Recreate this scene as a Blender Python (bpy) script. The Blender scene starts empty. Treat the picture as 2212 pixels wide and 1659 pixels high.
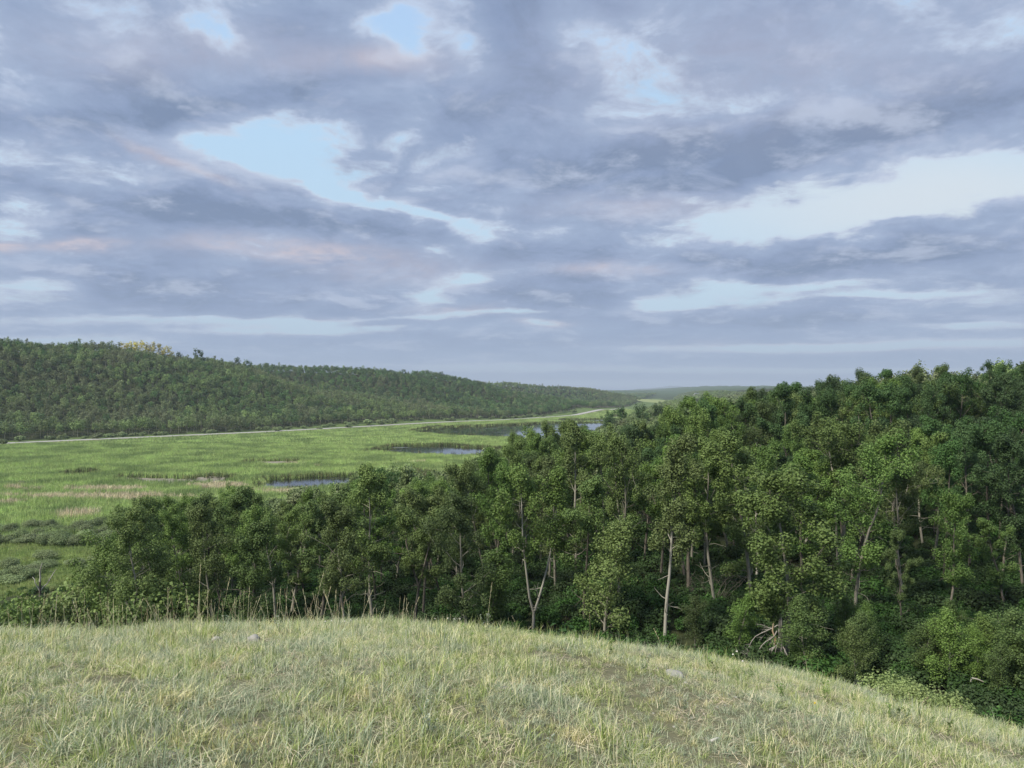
import bpy, math, random
import numpy as np
from mathutils import Vector, Matrix

# ------------------------------------------------------------------ basics
scene = bpy.context.scene
COL = scene.collection
CAMZ = 25.0
W2, F2, HY = 1106.0, 1609.0, 848.0       # reference picture: centre column, focal length, horizon row (2212 px wide)


def lin(h):
    h = h.lstrip('#')
    v = [int(h[i:i + 2], 16) / 255 for i in (0, 2, 4)]
    return tuple(c / 12.92 if c <= .04045 else ((c + .055) / 1.055) ** 2.4 for c in v) + (1.0,)


# camera
cam_d = bpy.data.cameras.new('camera')
cam = bpy.data.objects.new('camera', cam_d)
COL.objects.link(cam)
cam_d.sensor_width = 36.0
cam_d.lens = 36.0 * F2 / 2212.0
cam_d.clip_start = 0.05
cam_d.clip_end = 60000.0
cam.location = (0, 0, CAMZ)
cam.rotation_euler = (math.radians(90) + math.atan((HY - 829.5) / F2), 0, 0)
scene.camera = cam
scene.view_settings.view_transform = 'Standard'
scene.view_settings.look = 'None'
scene.view_settings.exposure = 0.0
scene.view_settings.gamma = 1.0
scene.render.engine = 'CYCLES'
scene.cycles.use_denoising = True
scene.cycles.max_bounces = 6
scene.cycles.diffuse_bounces = 3
scene.cycles.glossy_bounces = 2
scene.cycles.transmission_bounces = 3
scene.cycles.volume_bounces = 0
scene.cycles.transparent_max_bounces = 6
scene.cycles.caustics_reflective = False
scene.cycles.caustics_refractive = False

# sun (soft evening light from behind the left shoulder)
SUN_EL, SUN_AZ = math.radians(47), math.radians(236)   # azimuth clockwise from +Y
sd = bpy.data.lights.new('sun', 'SUN')
sd.energy = 5.0
sd.angle = math.radians(14)
sd.color = (1.0, .93, .80)
sun = bpy.data.objects.new('sun', sd)
COL.objects.link(sun)
sdir = Vector((math.sin(SUN_AZ) * math.cos(SUN_EL), math.cos(SUN_AZ) * math.cos(SUN_EL), math.sin(SUN_EL)))
sun.rotation_euler = sdir.to_track_quat('Z', 'Y').to_euler()


# ------------------------------------------------------------------ node helper
class NT:
    def __init__(s, tree):
        s.t = tree; s.n = tree.nodes; s.l = tree.links

    def new(s, typ, **kw):
        nd = s.n.new(typ)
        for k, v in kw.items():
            setattr(nd, k, v)
        return nd

    def put(s, sock, v):
        if isinstance(v, bpy.types.NodeSocket):
            s.l.new(v, sock)
        else:
            sock.default_value = v

    def math(s, op, a, b=0.0, c=0.0, clamp=False):
        nd = s.new('ShaderNodeMath', operation=op, use_clamp=clamp)
        s.put(nd.inputs[0], a); s.put(nd.inputs[1], b); s.put(nd.inputs[2], c)
        return nd.outputs[0]

    def vmath(s, op, a, b=(0, 0, 0), scale=None):
        nd = s.new('ShaderNodeVectorMath', operation=op)
        s.put(nd.inputs[0], a); s.put(nd.inputs[1], b)
        if scale is not None:
            s.put(nd.inputs['Scale'], scale)
        return nd.outputs['Value'] if op in ('DOT_PRODUCT', 'LENGTH', 'DISTANCE') else nd.outputs[0]

    def mix(s, f, a, b):
        nd = s.new('ShaderNodeMix', data_type='RGBA')
        s.put(nd.inputs[0], f); s.put(nd.inputs[6], a); s.put(nd.inputs[7], b)
        return nd.outputs[2]

    def noise(s, vec, scale, detail=4, rough=.55, dist=0.0, out=0):
        nd = s.new('ShaderNodeTexNoise')
        if vec is not None:
            s.l.new(vec, nd.inputs['Vector'])
        nd.inputs['Scale'].default_value = scale
        nd.inputs['Detail'].default_value = detail
        nd.inputs['Roughness'].default_value = rough
        nd.inputs['Distortion'].default_value = dist
        return nd.outputs[out]

    def smooth(s, v, a, b, lo=0.0, hi=1.0):
        nd = s.new('ShaderNodeMapRange', interpolation_type='SMOOTHSTEP')
        s.put(nd.inputs[0], v)
        for i, q in enumerate((a, b, lo, hi)):
            nd.inputs[i + 1].default_value = q
        return nd.outputs[0]

    def ramp(s, f, stops):
        nd = s.new('ShaderNodeValToRGB')
        e = nd.color_ramp.elements
        while len(e) < len(stops):
            e.new(0.5)
        for q, (p, c) in zip(e, stops):
            q.position = p; q.color = c
        s.put(nd.inputs[0], f)
        return nd.outputs[0]


# ------------------------------------------------------------------ sky
world = bpy.data.worlds.new('World')
scene.world = world
world.use_nodes = True
wt = NT(world.node_tree)
wt.n.clear()
tc = wt.new('ShaderNodeTexCoord').outputs['Generated']
sep = wt.new('ShaderNodeSeparateXYZ')
wt.l.new(tc, sep.inputs[0])
dx, dy, dz = sep.outputs
yy = wt.math('MAXIMUM', dy, .12)
U = wt.math('DIVIDE', dx, yy)
V = wt.math('DIVIDE', dz, yy)
den = wt.math('ADD', wt.math('MAXIMUM', dz, 0.0), .17)
cx = wt.new('ShaderNodeCombineXYZ')
wt.put(cx.inputs[0], wt.math('DIVIDE', dx, den)); wt.put(cx.inputs[1], wt.math('DIVIDE', dy, den))
plane = cx.outputs[0]
# warp of the cloud layout
wn = wt.noise(plane, 1.3, 5, .6, 0.0, 1)
wv = wt.vmath('MULTIPLY', wt.vmath('SUBTRACT', wn, (.5, .5, .5)), (.20, .085, 0))
vs = wt.smooth(V, 0.0, .30, .12, 1.0)
wv = wt.vmath('SCALE', wv, scale=vs)
cu = wt.new('ShaderNodeCombineXYZ')
wt.put(cu.inputs[0], U); wt.put(cu.inputs[1], V)
uv = wt.vmath('ADD', cu.outputs[0], wv)


def blobs(items):
    tot = None
    for it in items:
        x, y, sx, sy, a = it[:5]
        ang = math.radians(it[5]) if len(it) > 5 else 0
        u, v = (x - W2) / F2, (HY - y) / F2
        su, sv = sx / F2, sy / F2
        d = wt.vmath('SUBTRACT', uv, (u, v, 0))
        if ang:
            ca, sa = math.cos(ang), math.sin(ang)
            p = wt.vmath('DOT_PRODUCT', d, (ca / su, sa / su, 0))
            q = wt.vmath('DOT_PRODUCT', d, (-sa / sv, ca / sv, 0))
            r2 = wt.math('MULTIPLY_ADD', p, p, wt.math('MULTIPLY', q, q))
        else:
            d = wt.vmath('MULTIPLY', d, (1 / su, 1 / sv, 0))
            r2 = wt.vmath('DOT_PRODUCT', d, d)
        g = wt.math('POWER', .3679, r2)
        tot = wt.math('MULTIPLY_ADD', g, a, 0.0 if tot is None else tot)
    return tot


# openings (negative) and heavy masses (positive) of the evening cloud deck
shape = blobs([
    (580, 315, 150, 50, -.80), (640, 350, 90, 34, -.4), (480, 290, 70, 26, -.3), (720, 385, 90, 18, -.6, -20),
    (850, 40, 90, 45, -.75), (895, 115, 50, 50, -.75, -40), (455, 62, 75, 34, -.55, -25), (760, 200, 120, 22, -.2, 12),
    (1300, 110, 90, 50, -.42, -35), (1420, 150, 60, 30, -.3), (1000, 95, 40, 60, -.3),
    (2010, 395, 380, 62, -1.1, 12), (1750, 460, 240, 28, -.85, 5), (2200, 370, 180, 50, -.5),
    (150, 355, 260, 26, -.38, -6), (60, 470, 110, 26, -.4), (20, 430, 60, 16, -.3),
    (890, 440, 230, 17, -.65, -14), (1020, 490, 70, 20, -.55, -20), (870, 320, 40, 28, -.4), (985, 555, 60, 16, -.3, -10),
    (70, 620, 120, 30, -.65), (200, 690, 260, 12, -.40), (480, 690, 200, 8, -.45), (930, 640, 60, 24, -.7, 10), (1010, 610, 60, 14, -.5),
    (1000, 680, 260, 6, -.55, 3), (1180, 697, 50, 8, -.6), (650, 700, 100, 14, -.62),
    (1720, 612, 230, 13, -.70), (1600, 640, 130, 22, -.55), (1900, 632, 190, 8, -.6, 2), (1400, 650, 60, 16, -.3), (1460, 655, 90, 10, -.4),
    (1850, 748, 460, 11, -1.0, 1), (2100, 700, 200, 9, -.6), (1700, 800, 560, 6, -.8), (1000, 790, 500, 8, -.35), (1450, 830, 600, 9, -.7), (650, 712, 300, 8, -.5), (150, 740, 300, 16, -.5),
    (1450, 410, 60, 16, -.4, -10), (1130, 395, 40, 20, -.25),
    (300, 160, 330, 62, .30), (120, 245, 300, 38, .50), (620, 195, 260, 34, .34, 6), (480, 225, 220, 26, .3), (80, 60, 190, 70, .1),
    (1560, 300, 330, 60, .62, 9), (1880, 280, 300, 34, .80, 14), (1500, 375, 170, 20, .4, 8), (400, 345, 120, 9, .45, -25), (1350, 350, 240, 44, .36, -6), (1850, 110, 380, 110, .22), (1080, 330, 180, 60, .28, -20),
    (1130, 80, 90, 110, .28), (2150, 200, 200, 80, .25),
    (430, 440, 300, 28, .50, -3), (700, 475, 230, 22, .42, -6), (120, 405, 120, 14, .35, -12),
    (350, 600, 330, 34, .36), (900, 560, 280, 24, .25), (420, 655, 300, 22, .35),
    (1270, 650, 110, 36, .42), (1120, 640, 90, 24, .35), (1500, 560, 300, 26, .42), (1950, 540, 300, 30, .40, 6),
    (1300, 610, 110, 20, .25), (1820, 690, 420, 24, .45, 1), (1300, 740, 460, 20, .28), (1750, 775, 420, 12, .28), (650, 740, 400, 16, .15),
])
n1 = wt.noise(plane, 1.15, 9, .60, .25)
n2 = wt.noise(wt.vmath('ADD', plane, (13.1, 4.7, 0)), 4.6, 9, .64, .3)
amp = wt.smooth(V, .0, .25, .35, 1.0)
nn = wt.math('ADD', wt.math('MULTIPLY', wt.math('SUBTRACT', n1, .5), 2.1), wt.math('MULTIPLY', wt.math('SUBTRACT', n2, .5), 2.2))
Fd = wt.math('ADD', wt.math('MULTIPLY_ADD', nn, amp, .62), shape)
cover = wt.smooth(Fd, -.04, .46)
thick = wt.math('MULTIPLY', wt.math('SUBTRACT', Fd, .16), .95, clamp=True)
# clear air behind the clouds
sky = wt.new('ShaderNodeTexSky', sky_type='NISHITA')
sky.sun_disc = False
sky.sun_elevation = SUN_EL
sky.sun_rotation = SUN_AZ
sky.altitude = 900
grad = wt.ramp(wt.math('MULTIPLY', dz, 1.6), [(0.0, lin('c2d3e4')), (.06, lin('bfd3e6')), (.22, lin('c8e2f4')), (.5, lin('bfe0fb')), (.85, lin('b0d0fa'))])
right = blobs([(2050, 420, 620, 150, 1.0)])
grad = wt.mix(right, grad, lin('dfeaf2'))
clear = wt.mix(.96, wt.vmath('SCALE', sky.outputs[0], scale=.11), grad)
# cloud colours: lit thin edges, lavender-grey bodies, slate-blue bases
cl = wt.ramp(thick, [(0.0, lin('d0ddf0')), (.15, lin('b3c3df')), (.34, lin('a0b2d0')), (.66, lin('90a2c3')), (1.0, lin('7b8eae'))])
warm = blobs([(830, 135, 120, 34, .6), (620, 130, 230, 40, .25), (300, 90, 260, 60, .3), (620, 535, 200, 22, 1.3, -4), (190, 518, 80, 16, 1.5), (20, 520, 60, 14, 1.3),
              (1310, 588, 90, 14, .95), (640, 700, 90, 14, .7), (1180, 697, 50, 8, .9), (1000, 672, 120, 8, .7), (880, 590, 180, 30, .4),
              (1400, 440, 200, 30, .5), (1850, 748, 420, 12, .6), (400, 345, 110, 12, .9, -25), (1450, 830, 500, 12, .35), (1650, 140, 500, 140, .25)])
wf = wt.math('MULTIPLY', wt.math('MINIMUM', warm, 1.0), wt.smooth(n2, .30, .62, .25, 1.0))
cl = wt.mix(wt.math('MULTIPLY', wf, .8), cl, lin('dccfd4'))
# fine billows of light inside the cloud bodies
bill = wt.noise(wt.vmath('ADD', plane, (3.3, 9.1, 0)), 3.6, 10, .66, .4)
cl = wt.mix(wt.smooth(bill, .50, .72, 0.0, .45), cl, lin('c0cde6'))
cl = wt.mix(wt.smooth(bill, .30, .48, .30, 0.0), cl, lin('8c9cba'))
n2b = wt.noise(wt.vmath('ADD', plane, (13.13, 4.62, 0)), 4.6, 9, .64, .3)
n1b = wt.noise(wt.vmath('ADD', plane, (.10, -.22, 0)), 1.15, 6, .60, .25)
emb = wt.math('ADD', wt.math('MULTIPLY', wt.math('SUBTRACT', n2, n2b), .55), wt.math('MULTIPLY', wt.math('SUBTRACT', n1, n1b), 1.0))
cl = wt.mix(wt.smooth(emb, .02, .20, 0.0, .55), cl, lin('ced8ec'))
cl = wt.mix(wt.smooth(emb, -.20, .0, .5, 0.0), cl, lin('7d91b6'))
lowc = wt.smooth(V, 0.0, .15, .6, 0.0)
cl = wt.mix(lowc, cl, lin('a5bad6'))
col = wt.mix(cover, clear, cl)
# small lit rims where cloud meets clear air
rim = wt.math('MULTIPLY', wt.smooth(Fd, .12, .30), wt.smooth(Fd, .30, .55, 1.0, 0.0))
col = wt.mix(wt.math('MULTIPLY', rim, .16), col, lin('e6e6ea'))
col = wt.vmath('SCALE', col, scale=10.0)
bg = wt.new('ShaderNodeBackground')
wt.l.new(col, bg.inputs[0])
bg.inputs[1].default_value = .1
wo = wt.new('ShaderNodeOutputWorld')
wt.l.new(bg.outputs[0], wo.inputs[0])
world.cycles.sampling_method = 'MANUAL'
world.cycles.sample_map_resolution = 512


# ------------------------------------------------------------------ terrain
EDGE = np.array([(-420, -150), (-150, 25), (-92, 66), (-62, 100), (-30, 140), (0, 190), (15, 260), (38, 350), (62, 480), (92, 600),
                 (135, 820), (200, 1050), (330, 1500), (430, 2000), (700, 3000), (900, 4500), (1500, 9000)], float)
ROAD = np.array([(-1100, -600), (-480, 60), (-247, 359), (-157, 463), (-84, 575), (-7, 670), (60, 790), (159, 1058), (300, 1600), (385, 2100), (560, 2700), (800, 3600)], float)


def poly_dist(P, L):
    """distance, side (+ right of travel), arc parameter of points P to the polyline L"""
    best = np.full(len(P), 1e18); side = np.ones(len(P)); par = np.zeros(len(P))
    for i in range(len(L) - 1):
        a, b = L[i], L[i + 1]
        ab = b - a
        ap = P - a
        t = np.clip((ap @ ab) / (ab @ ab), 0, 1)
        q = ap - t[:, None] * ab
        d = np.hypot(q[:, 0], q[:, 1])
        cr = ab[0] * ap[:, 1] - ab[1] * ap[:, 0]
        m = d < best
        best[m] = d[m]; side[m] = np.where(cr[m] < 0, 1, -1); par[m] = i + t[m]
    return best, side, par


RIDGES = [
    (np.array([(-1100, -300), (-700, 150), (-560, 380), (-437, 500), (-385, 560), (-330, 620), (-290, 672), (-251, 700), (-205, 735)], float), [60, 60, 60, 60.5, 59, 54, 51, 41, 20], 215),
    (np.array([(-290, 672), (-228, 668), (-172, 640)], float), [50, 37, 17], 112),
    (np.array([(-800, 700), (-344, 860), (-171, 900), (-105, 960), (-41, 1010), (32, 1075)], float), [50, 48, 47, 41, 29, 8], 232),
    (np.array([(-500, 1200), (-100, 1420), (-23, 1450), (87, 1500), (178, 1560), (215, 1620), (250, 1680)], float), [40, 38, 37, 32, 25, 13, 2], 150),
    (np.array([(-600, 2000), (0, 2150), (200, 2300)], float), [36, 24, 6], 260),
]
MOUNDS = [(480, 1560, 230, 13), (700, 1250, 330, 10), (180, 270, 110, 6), (305, 1740, 95, 9), (900, 2600, 600, 14), (1500, 4300, 1200, 22), (420, 3600, 800, 22),
          (90, 135, 58, 7), (700, 7500, 2300, 16), (2600, 9500, 3600, 34), (1150, 5200, 800, 16), (-1500, 9000, 3500, 24), (2900, 15000, 600, 60), (3400, 15600, 550, 105), (4300, 15600, 900, 48), (1900, 14500, 1200, 30)]
_rs = np.random.RandomState(5)
_W = [(_rs.uniform(0, 2 * math.pi), _rs.uniform(0, 2 * math.pi), 1 / L, A) for L, A in ((9, .10), (14, .16), (23, .3), (37, .5), (60, .8), (95, 1.4), (150, 2.2)) for _ in range(2)]


def ripple(x, y, lmax=1e9):
    z = 0 * x
    for th, ph, k, A in _W:
        if 1 / k <= lmax:
            z = z + A * np.sin((x * math.cos(th) + y * math.sin(th)) * k * 2 * math.pi + ph)
    return z


def sstep(a, b, v):
    t = np.clip((v - a) / (b - a), 0, 1)
    return t * t * (3 - 2 * t)


def height(x, y):
    x = np.atleast_1d(np.asarray(x, float)); y = np.atleast_1d(np.asarray(y, float))
    P = np.stack([x, y], 1)
    d, s, _ = poly_dist(P, EDGE)
    dr = np.where(s > 0, d, 0)
    h = 26 * (1 - np.exp(-dr / 180))
    rg = ripple(x, y)
    h = h + rg * .8 * sstep(120, 320, dr) + ripple(x, y, 40) * .5 * sstep(5, 40, dr)
    hl = np.zeros_like(h)
    for R, H, Wd in RIDGES:
        dd, _, par = poly_dist(P, R)
        Hh = np.interp(par, np.arange(len(H)), H)
        pf = np.where(dd < Wd, .5 + .5 * np.cos(np.pi * np.clip(dd / Wd, 0, 1)), 0)
        if y is not None and Wd in (232, 150):          # side valleys cut into the farther hills
            pf = pf * (1 - .9 * pf * (1 - pf) * (1 + np.sin(par * 5.2 + Wd)))
        hh = Hh * pf
        hl = np.maximum(hl, hh)
    hl = hl * (1 + 0.015 * rg * sstep(8, 30, hl))
    h = np.where(s > 0, np.maximum(h, hl), hl)
    for mx, my, r, A in MOUNDS:
        fl = sstep(0, 70, dr) if (my < 1740 and A != 9) else (sstep(1400, 2600, y) if my > 1740 else 1.0)      # the valley floor stays level
        h = h + fl * A * np.exp(-((x - mx) ** 2 + (y - my) ** 2) / r ** 2)
    # the grassy hilltop under the camera
    xr = np.maximum(x + 3.0, 0)
    r2 = (x * .45) ** 2 * (x < 0) + x ** 2 * (x >= 0) + y ** 2
    zk = 23.38 - .0152 * r2 - .045 * xr * sstep(0, 4, xr) - .0038 * xr * xr * sstep(0, 4, xr)
    zk = zk + .05 * np.sin(x * .9 + 1) * np.cos(y * .8) + .03 * np.sin(x * 2.1 + y * 1.7)
    k = 1.5
    m = np.clip(.5 + .5 * (zk - h) / k, 0, 1)
    h = h * (1 - m) + zk * m + k * m * (1 - m)
    return h


def h1(x, y):
    return float(height([x], [y])[0])


def place(px, D):
    """ground point in picture column px at forward distance D"""
    x = (px - W2) / F2 * D
    return x, D, h1(x, D)


def place_base(px, py, dmin=28):
    """ground point seen at picture position px, py beyond dmin"""
    D = dmin * 1.004 ** np.arange(2200)
    u = (px - W2) / F2
    z = height(u * D, D)
    row = HY + (CAMZ - z) / D * F2
    ok = np.where(row <= py)[0]
    i = ok[0] if len(ok) else len(D) - 1
    return u * D[i], D[i], z[i]


# visibility horizon of bare ground, for leaving out what the photo cannot show
_az = np.linspace(-1.15, 1.15, 420)
_Dv = 6 * 1.018 ** np.arange(420)
_A, _D = np.meshgrid(_az, _Dv, indexing='ij')
_Hg = height((_D * np.sin(_A)).ravel(), (_D * np.cos(_A)).ravel()).reshape(_A.shape)
_run = np.maximum.accumulate((_Hg - CAMZ) / _D, axis=1)


def seen(x, y, ztop, slack=.012):
    az = np.arctan2(x, y); D = np.hypot(x, y)
    i = np.clip(np.round((az - _az[0]) / (_az[1] - _az[0])).astype(int), 0, len(_az) - 1)
    j = np.clip(np.floor(np.log(np.maximum(D, 6.1) / 6) / math.log(1.018)).astype(int) - 1, 0, len(_Dv) - 1)
    return ((ztop - CAMZ) / D > _run[i, j] - slack * np.minimum(1, 200 / D)) & (abs(az) < .80)


# ------------------------------------------------------------------ mesh helpers
def mesh_np(name, V, F, mat, smooth=False, attrs=None):
    """V (n,3); F list of int arrays (m,k)"""
    me = bpy.data.meshes.new(name)
    V = np.asarray(V, np.float32)
    if not isinstance(F, list):
        F = [F]
    F = [np.asarray(f, np.int32) for f in F if len(f)]
    nl = sum(f.size for f in F); nf = sum(len(f) for f in F)
    me.vertices.add(len(V)); me.vertices.foreach_set('co', V.ravel())
    me.loops.add(nl); me.loops.foreach_set('vertex_index', np.concatenate([f.ravel() for f in F]))
    tot = np.concatenate([np.full(len(f), f.shape[1], np.int32) for f in F])
    me.polygons.add(nf)
    me.polygons.foreach_set('loop_start', np.concatenate([[0], np.cumsum(tot)[:-1]]).astype(np.int32))
    me.polygons.foreach_set('loop_total', tot)
    if smooth:
        me.polygons.foreach_set('use_smooth', np.ones(nf, bool))
    me.update(calc_edges=True)
    if attrs:
        for k, (typ, dat) in attrs.items():
            at = me.attributes.new(k, typ, 'POINT')
            if typ == 'FLOAT_COLOR':
                at.data.foreach_set('color', np.asarray(dat, np.float32).ravel())
            elif typ == 'FLOAT':
                at.data.foreach_set('value', np.asarray(dat, np.float32).ravel())
    if mat:
        me.materials.append(mat)
    return me


def tag(o, label=None, cat=None, group=None, kind=None):
    if label: o['label'] = label
    if cat: o['category'] = cat
    if group: o['group'] = group
    if kind: o['kind'] = kind
    return o


def link(name, me, parent=None, loc=(0, 0, 0)):
    o = bpy.data.objects.new(name, me)
    COL.objects.link(o)
    o.location = loc
    if parent is not None:
        o.parent = parent
    return o


class Geo:
    def __init__(s):
        s.V = []; s.F4 = []; s.F3 = []; s.n = 0

    def add(s, V, F4=None, F3=None):
        V = np.asarray(V, float).reshape(-1, 3)
        if F4 is not None and len(F4): s.F4.append(np.asarray(F4) + s.n)
        if F3 is not None and len(F3): s.F3.append(np.asarray(F3) + s.n)
        s.V.append(V); s.n += len(V)

    def tube(s, P, R, k=6):
        P = np.asarray(P, float); n = len(P)
        T = np.gradient(P, axis=0)
        T /= np.linalg.norm(T, axis=1)[:, None] + 1e-9
        ref = np.array([0., 0, 1]) if abs(T[0][2]) < .9 else np.array([1., 0, 0])
        A = np.cross(T, ref); A /= np.linalg.norm(A, axis=1)[:, None] + 1e-9
        B = np.cross(T, A)
        a = np.arange(k) * 2 * math.pi / k
        V = P[:, None, :] + np.asarray(R)[:, None, None] * (np.cos(a)[None, :, None] * A[:, None, :] + np.sin(a)[None, :, None] * B[:, None, :])
        i = np.arange(n - 1)[:, None]; j = np.arange(k)[None, :]
        F = np.stack([i * k + j, i * k + (j + 1) % k, (i + 1) * k + (j + 1) % k, (i + 1) * k + j], -1).reshape(-1, 4)
        s.add(V.reshape(-1, 3), F)

    def box(s, x0, x1, y0, y1, z0, z1):
        V = [(x, y, z) for z in (z0, z1) for y in (y0, y1) for x in (x0, x1)]
        s.add(V, [(0, 2, 3, 1), (4, 5, 7, 6), (0, 1, 5, 4), (2, 6, 7, 3), (1, 3, 7, 5), (0, 4, 6, 2)])

    def leaves(s, P, N, size, rs, asp=.8):
        n = len(P)
        N = N / (np.linalg.norm(N, axis=1)[:, None] + 1e-9)
        R = rs.normal(size=(n, 3))
        A = np.cross(N, R); A /= np.linalg.norm(A, axis=1)[:, None] + 1e-9
        B = np.cross(N, A)
        h = (np.asarray(size) * .5).reshape(-1, 1) * np.ones((n, 1))
        V = np.stack([P - A * h, P - B * h * asp + N * h * .25, P + A * h * 1.1, P + B * h * asp + N * h * .25], 1).reshape(-1, 3)
        F = np.arange(4 * n).reshape(-1, 4)
        s.add(V, F)

    def blades(s, base, az, lean, h, w, seg=3, droop=0.0):
        n = len(base)
        t = np.linspace(0, 1, seg + 1)
        d = np.stack([np.cos(az), np.sin(az), 0 * az], 1)
        side = np.stack([-np.sin(az), np.cos(az), 0 * az], 1)
        V = []
        for tt in t:
            c = base + d * (lean * tt ** 1.8)[:, None] + np.array([0, 0, 1.]) * (h * (tt - droop * tt ** 3))[:, None]
            ww = (w * .5 * (1 - .88 * tt ** 1.5))[:, None]
            V += [c - side * ww, c + side * ww]
        V = np.stack(V, 1)
        m = 2 * (seg + 1)
        F = []
        for k in range(seg):
            q = np.arange(n)[:, None] * m + np.array([2 * k, 2 * k + 1, 2 * k + 3, 2 * k + 2])[None]
            F.append(q)
        s.add(V.reshape(-1, 3), np.concatenate(F))

    def mesh(s, name, mat, smooth=False):
        F = []
        if s.F4: F.append(np.concatenate(s.F4))
        if s.F3: F.append(np.concatenate(s.F3))
        return mesh_np(name, np.concatenate(s.V), F, mat, smooth)


# ------------------------------------------------------------------ materials
def material(name):
    m = bpy.data.materials.new(name)
    m.use_nodes = True
    t = NT(m.node_tree)
    t.n.clear()
    out = t.new('ShaderNodeOutputMaterial')
    p = t.new('ShaderNodeBsdfPrincipled')
    t.l.new(p.outputs[0], out.inputs[0])
    return m, t, p, out


def leaf_mat(name, stops, trans=.2, rough=.6, objvar=.55, spec=.25, wscale=0.0, wcol=None):
    m, t, p, out = material(name)
    g = t.new('ShaderNodeNewGeometry')
    oi = t.new('ShaderNodeObjectInfo')
    f = t.math('ADD', t.math('MULTIPLY', g.outputs['Random Per Island'], 1 - objvar), t.math('MULTIPLY', oi.outputs['Random'], objvar))
    c = t.ramp(f, stops)
    hv = t.new('ShaderNodeHueSaturation')
    t.put(hv.inputs['Hue'], t.math('MULTIPLY_ADD', oi.outputs['Random'], .035, .4825))
    t.put(hv.inputs['Saturation'], t.math('MULTIPLY_ADD', oi.outputs['Random'], .22, .86))
    r2 = t.math('FRACT', t.math('MULTIPLY', oi.outputs['Random'], 17.31))
    t.put(hv.inputs['Value'], t.math('MULTIPLY_ADD', r2, .5, .75))
    t.l.new(c, hv.inputs['Color'])
    c = hv.outputs[0]
    if wcol is not None:
        nz = t.noise(g.outputs['Position'], wscale, 3, .55)
        c = t.mix(t.smooth(nz, .42, .64, 0, .8), c, wcol)
    t.l.new(c, p.inputs['Base Color'])
    p.inputs['Roughness'].default_value = rough
    p.inputs['Specular IOR Level'].default_value = spec
    tr = t.new('ShaderNodeBsdfTranslucent')
    t.l.new(c, tr.inputs[0])
    mx = t.new('ShaderNodeMixShader')
    mx.inputs[0].default_value = trans
    t.l.new(p.outputs[0], mx.inputs[1]); t.l.new(tr.outputs[0], mx.inputs[2])
    t.l.new(mx.outputs[0], out.inputs[0])
    return m


M = {}
M['aspen_leaf'] = leaf_mat('aspen_leaf', [(0, (.062, .118, .032, 1)), (.5, (.108, .178, .046, 1)), (.85, (.16, .235, .065, 1)), (1, (.26, .33, .13, 1))])
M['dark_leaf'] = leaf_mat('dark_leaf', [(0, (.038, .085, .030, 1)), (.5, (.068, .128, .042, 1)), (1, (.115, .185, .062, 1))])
M['yellow_leaf'] = leaf_mat('yellow_leaf', [(0, (.10, .17, .038, 1)), (.5, (.15, .235, .055, 1)), (1, (.23, .31, .09, 1))])
M['olive_leaf'] = leaf_mat('olive_leaf', [(0, (.10, .165, .040, 1)), (.5, (.155, .235, .060, 1)), (1, (.24, .32, .095, 1))])
M['hill_leaf'] = leaf_mat('hill_leaf', [(0, (.10, .165, .06, 1)), (.5, (.19, .265, .10, 1)), (1, (.36, .44, .18, 1))], objvar=.65, wscale=.018, wcol=(.21, .235, .13, 1))
M['hill_dark'] = leaf_mat('hill_dark', [(0, (.065, .13, .05, 1)), (.5, (.11, .19, .07, 1)), (1, (.19, .28, .11, 1))], objvar=.6)
M['sunlit_leaf'] = leaf_mat('sunlit_leaf', [(0, (.40, .38, .09, 1)), (1, (.70, .62, .18, 1))])  # last sun on the crest poplars, painted into their leaf colour
M['willow_leaf'] = leaf_mat('willow_leaf', [(0, (.14, .20, .08, 1)), (.5, (.22, .285, .125, 1)), (1, (.33, .39, .20, 1))])
M['shaded_bush_leaf'] = leaf_mat('shaded_bush_leaf', [(0, (.028, .065, .018, 1)), (.6, (.052, .105, .027, 1)), (1, (.09, .16, .04, 1))])  # leaf colour darkened to carry the shade of the gully
M['sage_leaf'] = leaf_mat('sage_leaf', [(0, (.25, .30, .22, 1)), (1, (.42, .47, .36, 1))], trans=.15)
M['reed'] = leaf_mat('reed', [(0, (.26, .37, .11, 1)), (.5, (.43, .56, .19, 1)), (1, (.64, .75, .32, 1))], objvar=.5, wscale=.07, wcol=(.20, .28, .11, 1))
M['reed_edge'] = leaf_mat('reed_edge', [(0, (.045, .065, .025, 1)), (.6, (.08, .11, .04, 1)), (.8, (.30, .25, .14, 1)), (1, (.50, .42, .26, 1))], objvar=.3)
M['dry_reed'] = leaf_mat('dry_reed', [(0, (.42, .36, .22, 1)), (.5, (.66, .56, .38, 1)), (1, (.82, .74, .56, 1))], trans=.1)
M['meadow'] = leaf_mat('meadow', [(0, (.21, .28, .08, 1)), (.5, (.31, .38, .13, 1)), (1, (.44, .49, .21, 1))], objvar=.4, wscale=.09, wcol=(.20, .28, .10, 1))


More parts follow.
